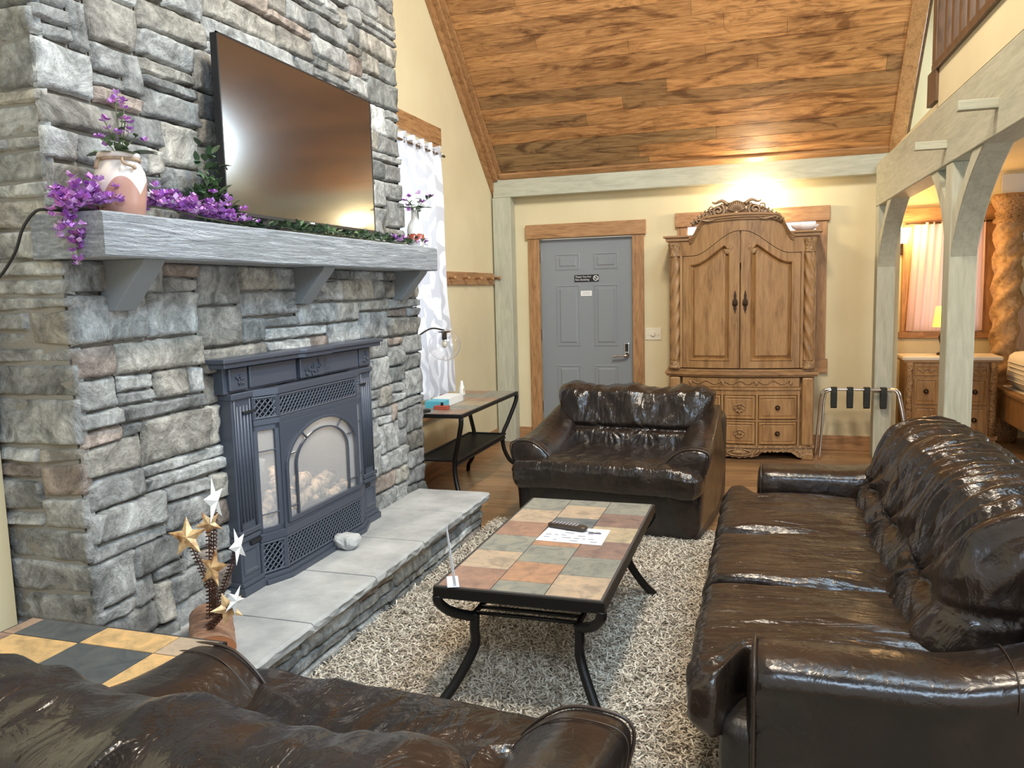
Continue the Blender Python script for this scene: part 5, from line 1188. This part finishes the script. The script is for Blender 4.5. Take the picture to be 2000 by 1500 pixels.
# ================================================================== leather seating
def g_(x, s): return math.exp(-(x / s) ** 2)
def wr(p, s, seed, an, amp, sharp=1.0):
    return amp * (max(ridg(p, s, seed, an), 0) ** sharp) + amp * .6 * noise.noise(Vector((p.x * an[0] * s * 2.3 + seed, p.y * an[1] * s * 2.3, p.z * an[2] * s * 2.3)))
def seam_tube(mb, pts, r=.005): mb.tube(bez(pts, 6), r, 8)
def make_armchair(loc, rz, label):
    t = thing('leather_armchair', loc, label, 'armchair', 'wide espresso leather armchairs', rz=rz)
    def B(mb, nm, mt_=M_leather, par=t, **k): return mb.build(nm, mt_, par, world=False, **k)
    b_ = puff((40, 24, 14), (1.15, .94, .36), (26, 26, 20), lambda u, p, n_: .003 * noise.noise(p * 5) + 0); b_.xform(lambda v: (v[0], v[1] + .01, v[2] + .18)); B(b_, 'base', M_leather2, smooth=True)
    def dseat(u, p, n_):
        a = wr(p, 5, 2.0, (1.0, .35, 1), .010, 1.5) * (1 if u.z > .2 else .35); a += 0
        return a + .02 * (1 - u.x ** 2) * (1 - u.y ** 2) * (1 if u.z > 0 else 0)
    def wseat(p, u):
        k = 1 - .36 * sm(-.31, -.22, p.y); return (p.x * k, p.y, p.z + .012 * sm(.6, 1, abs(u.x)) * (1 if p.y < -.3 else 0) * -1)
    s_ = puff((90, 60, 14), (1.20, .86, .175), (22, 10, 3.2), dseat, wseat); s_.xform(lambda v: (v[0], v[1] - .14, v[2] + .372)); B(s_, 'seat_cushion', M_lcush, smooth=True)
    for sx_ in (-1, 1):
        rings = []; n_ = 34
        for q in range(n_ + 1):
            y_ = -.47 + .93 * q / n_; tt = q / n_; h = .565 + .145 * sm(.15, .95, tt) ; sh_ = (1 - .5 * g_(q - 0, 1.2) * .25)
            fl_ = .03 - .075 * tt; e = .018 * (g_(q, .8) + g_(q - n_, .8))
            prof_ = [(.33, .36), (.345, .44), (.37, h - .085), (.41, h - .045), (.46, h - .012), (.52, h), (.58 + fl_ * .5, h - .003), (.60 + fl_, h - .02), (.605 + fl_, h - .06), (.60 + fl_ * .5, h - .14), (.59, .30), (.582, .16), (.58, .012), (.45, .012), (.38, .20)]
            pts_ = []
            n__ = len(prof_)
            for k, (a, z) in enumerate(prof_):
                w_ = .004 * noise.noise(Vector((a * 9 + sx_, y_ * 7, z * 9))) ; pts_.append((sx_ * (a + w_ - e * (.8 if a > .5 else -.8)), y_, z + w_ * .6 - (e if z > .3 else 0)))
            rings.append(pts_)
        o_ = B(MB().ring_loft(rings), 'arm', smooth=True, sub=2)
        pm = MB(); 
        P0 = rings[1][1:10]; seam_tube(pm, [Vector(p) + Vector((0, -.004, 0)) for p in P0], .0045); pm2 = [Vector(p) + Vector((0, .055, .004)) for p in P0]; seam_tube(pm, pm2, .0018)
        B(pm, 'piping', M_pipe, o_, smooth=True)
    def dback(u, p, n_):
        x, z = p.x, p.z; a = 0
        a -= .030 * g_(z + .015, .020)
        for c in (-.16, .13):
            ang = math.atan2(x - c, abs(z + .015) + .02); a += .012 * math.sin(ang * 13) * math.exp(-abs(z + .015) / .10) * g_(x - c, .13) * (1 if z < 0 else .35)
        a += .008 * math.sin(x * 48 + 5 * noise.noise(Vector((x * 5, z * 6, 2)))) * sm(.10, .24, z) * (.5 + noise.noise(Vector((x * 4, 1, 1))))
        a += .016 * (noise.noise(Vector((x * 5, z * 9, 4)))) + .011 * math.cos(x * 15 + .5)  * sm(-.02, .1, z)
        a += wr(p, 6, 7.0, (1, 1, .6), .008, 1.5)
        return a
    def wback(p, u):
        k = .74 + .26 * sm(-.25, .20, p.z) + .03 * sm(.6, 1, u.z) * sm(.6, 1, abs(u.x)); zz = p.z + .030 * abs(u.x) ** 4 * sm(.2, .9, u.z) + .010 * noise.noise(Vector((p.x * 7, 0, 1))) * (1 if u.z > .6 else 0)
        return (p.x * k, p.y + p.z * .30, zz)
    bc = puff((100, 20, 60), (1.09, .27, .50), (9, 2.6, 9), dback, wback); bc.xform(lambda v: (v[0], v[1] + .24, v[2] + .585)); B(bc, 'back_cushion', M_lcush, smooth=True)
    bf = puff((30, 14, 20), (1.17, .24, .66), (18, 8, 12), lambda u, p, n_: .004 * noise.noise(p * 5), lambda p, u: (p.x, p.y + p.z * .12, p.z)); bf.xform(lambda v: (v[0], v[1] + .375, v[2] + .345)); B(bf, 'back_frame', M_leather2, smooth=True)
    for sx_ in (-.5, .5):
        for sy_ in (-.38, .38): B(MB().box(sx_ - .03, sx_ + .03, sy_ - .03, sy_ + .03, 0, .03), 'foot', M_blackp)
    return t
make_armchair((-.89, 5.17, 0), math.radians(-6), 'wide brown-black leather armchair facing the camera behind the coffee table')
make_armchair((-.93, 1.262, 0), math.radians(176.5), 'wide brown-black leather armchair seen from behind in the lower left foreground')

sf = thing('leather_sofa', (.35, 3.14, 0), 'long three-seat dark brown leather sofa with puffy back cushions on the right', 'sofa')
b_ = puff((20, 60, 14), (1.0, 2.20, .36), (24, 40, 20), lambda u, p, n_: .003 * noise.noise(p * 5)); b_.xform(lambda v: (v[0] + .385, v[1] + 3.145, v[2] + .18)); b_.build('base', M_leather2, sf, smooth=True)
ysm = [2.03, 2.78, 3.38, 4.20]
for i in range(3):
    y0, y1 = ysm[i] - .004, ysm[i + 1] + .004; cy = (y0 + y1) / 2; W_ = y1 - y0
    def dsf(u, p, n_, i=i):
        a = wr(Vector((p.x, p.y, p.z)), 8, 3.0 + i * 5, (.28, 1.0, 1), .011, 1.3) * (1 if u.z > -.2 else .3)
        a += .012 * math.sin(p.y * 70 + 4 * noise.noise(Vector((p.x * 4, p.y * 3, i)))) * sm(.55, .95, abs(u.y)) * .6
        return a + .022 * (1 - u.x ** 2) * (1 - u.y ** 2) * (1 if u.z > 0 else 0)
    def wsf(p, u, i=i, cy=cy):
        y_ = p.y + cy
        if i == 0: y_ = max(y_, 0) if False else (y_ + (0.20 * sm(-.33, -.24, p.x)) * max(0, (2.40 - y_) / .40) if y_ < 2.40 else y_)
        if i == 2: y_ = (y_ - (0.19 * sm(-.33, -.24, p.x)) * max(0, (y_ - 3.85) / .38) if y_ > 3.85 else y_)
        return (p.x + .20, y_, p.z + .395)
    puff((70, 56, 14), (.80, W_, .18), (8, 14, 3.2), dsf, wsf).build('seat_cushion', M_lseat, sf, smooth=True)
for (ya, yb_, nm) in ((2.02, 2.235, 0), (4.05, 4.29, 1)):
    rings = []; n_ = 30; sg_ = -1 if nm == 0 else 1; yo_, yi_ = (ya, yb_) if nm == 0 else (yb_, ya)
    for q in range(n_ + 1):
        tt = q / n_; x_ = -.045 + .96 * tt; h = .555 + .045 * nm + .11 * sm(.45, .95, tt); e = .016 * (g_(q, .8) + g_(q - n_, .8))
        D = abs(yb_ - ya); pr_ = [(D - .02, .33), (D, .40), (D + .01, h - .06), (D - .005, h - .02), (D - .05, h), (.08, h + .003), (.02, h - .008), (-.012, h - .035), (-.016, h - .075), (.0, h - .105), (.004, .38), (.006, .2), (.01, .012), (D - .06, .012)]
        rings.append([(x_, yo_ + (-sg_) * (a + .003 * noise.noise(Vector((x_ * 8, z * 9, nm))) + (e if a < .05 else -e if a > D - .06 else 0)), z - (e if z > .3 else 0)) for a, z in pr_])
    o_ = MB().ring_loft(rings).build('arm', M_leather, sf, smooth=True, sub=2)
    pm = MB(); seam_tube(pm, [Vector(p) + Vector((-.01, 0, 0)) for p in rings[1][1:12]], .004); seam_tube(pm, [Vector(rings[q][10]) + Vector((0, sg_ * .004, .0)) for q in range(1, n_, 3)], .0); 
    seam_tube(pm, [Vector(p) * 1.0 + Vector((0, 0, .002)) for p in rings[19][3:10]], .0022); pm.build('piping', M_pipe, o_, smooth=True)
yb3 = [2.30, 2.93, 3.52, 4.12]
for i in range(3):
    y0, y1 = yb3[i] - .015, yb3[i + 1] + .015; cy = (y0 + y1) / 2; W_ = y1 - y0
    def dsb(u, p, n_, i=i):
        a = 0; z, y_ = p.z, p.y
        a -= .024 * g_(z + .03, .022) * (1 if u.x < .3 else 0)
        a += .014 * math.sin(y_ * 66 + 3.5 * noise.noise(Vector((y_ * 5, z * 5, i * 3 + 1)))) * g_(z - .20, .11)
        ang = math.atan2(y_ - .04, abs(z + .03) + .02); a += .012 * math.sin(ang * 15) * math.exp(-abs(z + .03) / .11)
        a -= .012 * g_(p.x - .10, .012) * (1 if u.z > .5 else 0)
        return a + wr(p, 7, 11 + 4 * i, (1, .7, .5), .011, 1.4)
    def wsb(p, u, cy=cy, i=i):
        x_ = p.x + p.z * .40 + .615; z_ = p.z * .98 + .645 - .012 * i
        if i == 2: z_ -= .05 * max(0, u.y) ** 3
        return (x_, p.y + cy, z_)
    puff((26, 70, 64), (.33, W_, .54), (2.4, 6, 4.2), dsb, wsb).build('back_cushion', M_lback, sf, smooth=True)
bf = puff((14, 50, 20), (.26, 2.20, .72), (8, 30, 10), lambda u, p, n_: .004 * noise.noise(p * 5), lambda p, u: (p.x + p.z * .12, p.y, p.z)); bf.xform(lambda v: (v[0] + .77, v[1] + 3.14, v[2] + .40)); bf.build('back_frame', M_leather2, sf, smooth=True)

# ================================================================== shag rug
rg = thing('shag_rug', (-.4, 3.1, 0), 'beige and brown mottled shag rug under the coffee table', 'rug')
bx(-1.695, 1.1, 1.0, 4.86, .0, .008).build('backing', M_rugb, rg)
rr = random.Random(99); vs = []; fs = []; cols = []
def tuft(x, y):
    h = .014 + .018 * rr.random(); a = rr.random() * 6.283; dx, dy = math.cos(a), math.sin(a); w = .0028 + .0016 * rr.random(); l1 = .010 * rr.random(); l2 = .016 + .016 * rr.random(); b = rr.random() * 6.283
    ex, ey = math.cos(b), math.sin(b); o = len(vs)
    vs.extend([(x - dx * w, y - dy * w, .006), (x + dx * w, y + dy * w, .006), (x + ex * l1 + dx * w, y + ey * l1 + dy * w, h * .8), (x + ex * l1 - dx * w, y + ey * l1 - dy * w, h * .8), (x + ex * l2 + dx * w * .6, y + ey * l2 + dy * w * .6, h), (x + ex * l2 - dx * w * .6, y + ey * l2 - dy * w * .6, h)])
    fs.extend([(o, o + 1, o + 2, o + 3), (o + 3, o + 2, o + 4, o + 5)])
    k = rr.random() + .25 * noise.noise(Vector((x * 12, y * 12, 0)))
    c = (.72, .66, .55) if k > .40 else ((.54, .47, .37) if k > .16 else (.30, .24, .18)); m_ = .85 + .3 * rr.random()
    cols.append((c[0] * m_, c[1] * m_, c[2] * m_))
for k in range(105000):
    x = rr.uniform(-1.70, .12); y = rr.uniform(1.35, 4.865); tuft(x, y)
me = bpy.data.meshes.new('pile'); me.from_pydata(vs, [], fs); me.materials.append(M_rug)
ca = me.color_attributes.new('tint', 'FLOAT_COLOR', 'CORNER'); buf = []
for c in cols: buf += [c[0], c[1], c[2], 1.0] * 8
ca.data.foreach_set('color', buf)
o = bpy.data.objects.new('pile', me); COL.objects.link(o); o.parent = rg; o.location = (.4, -3.1, 0); o['kind'] = 'stuff'
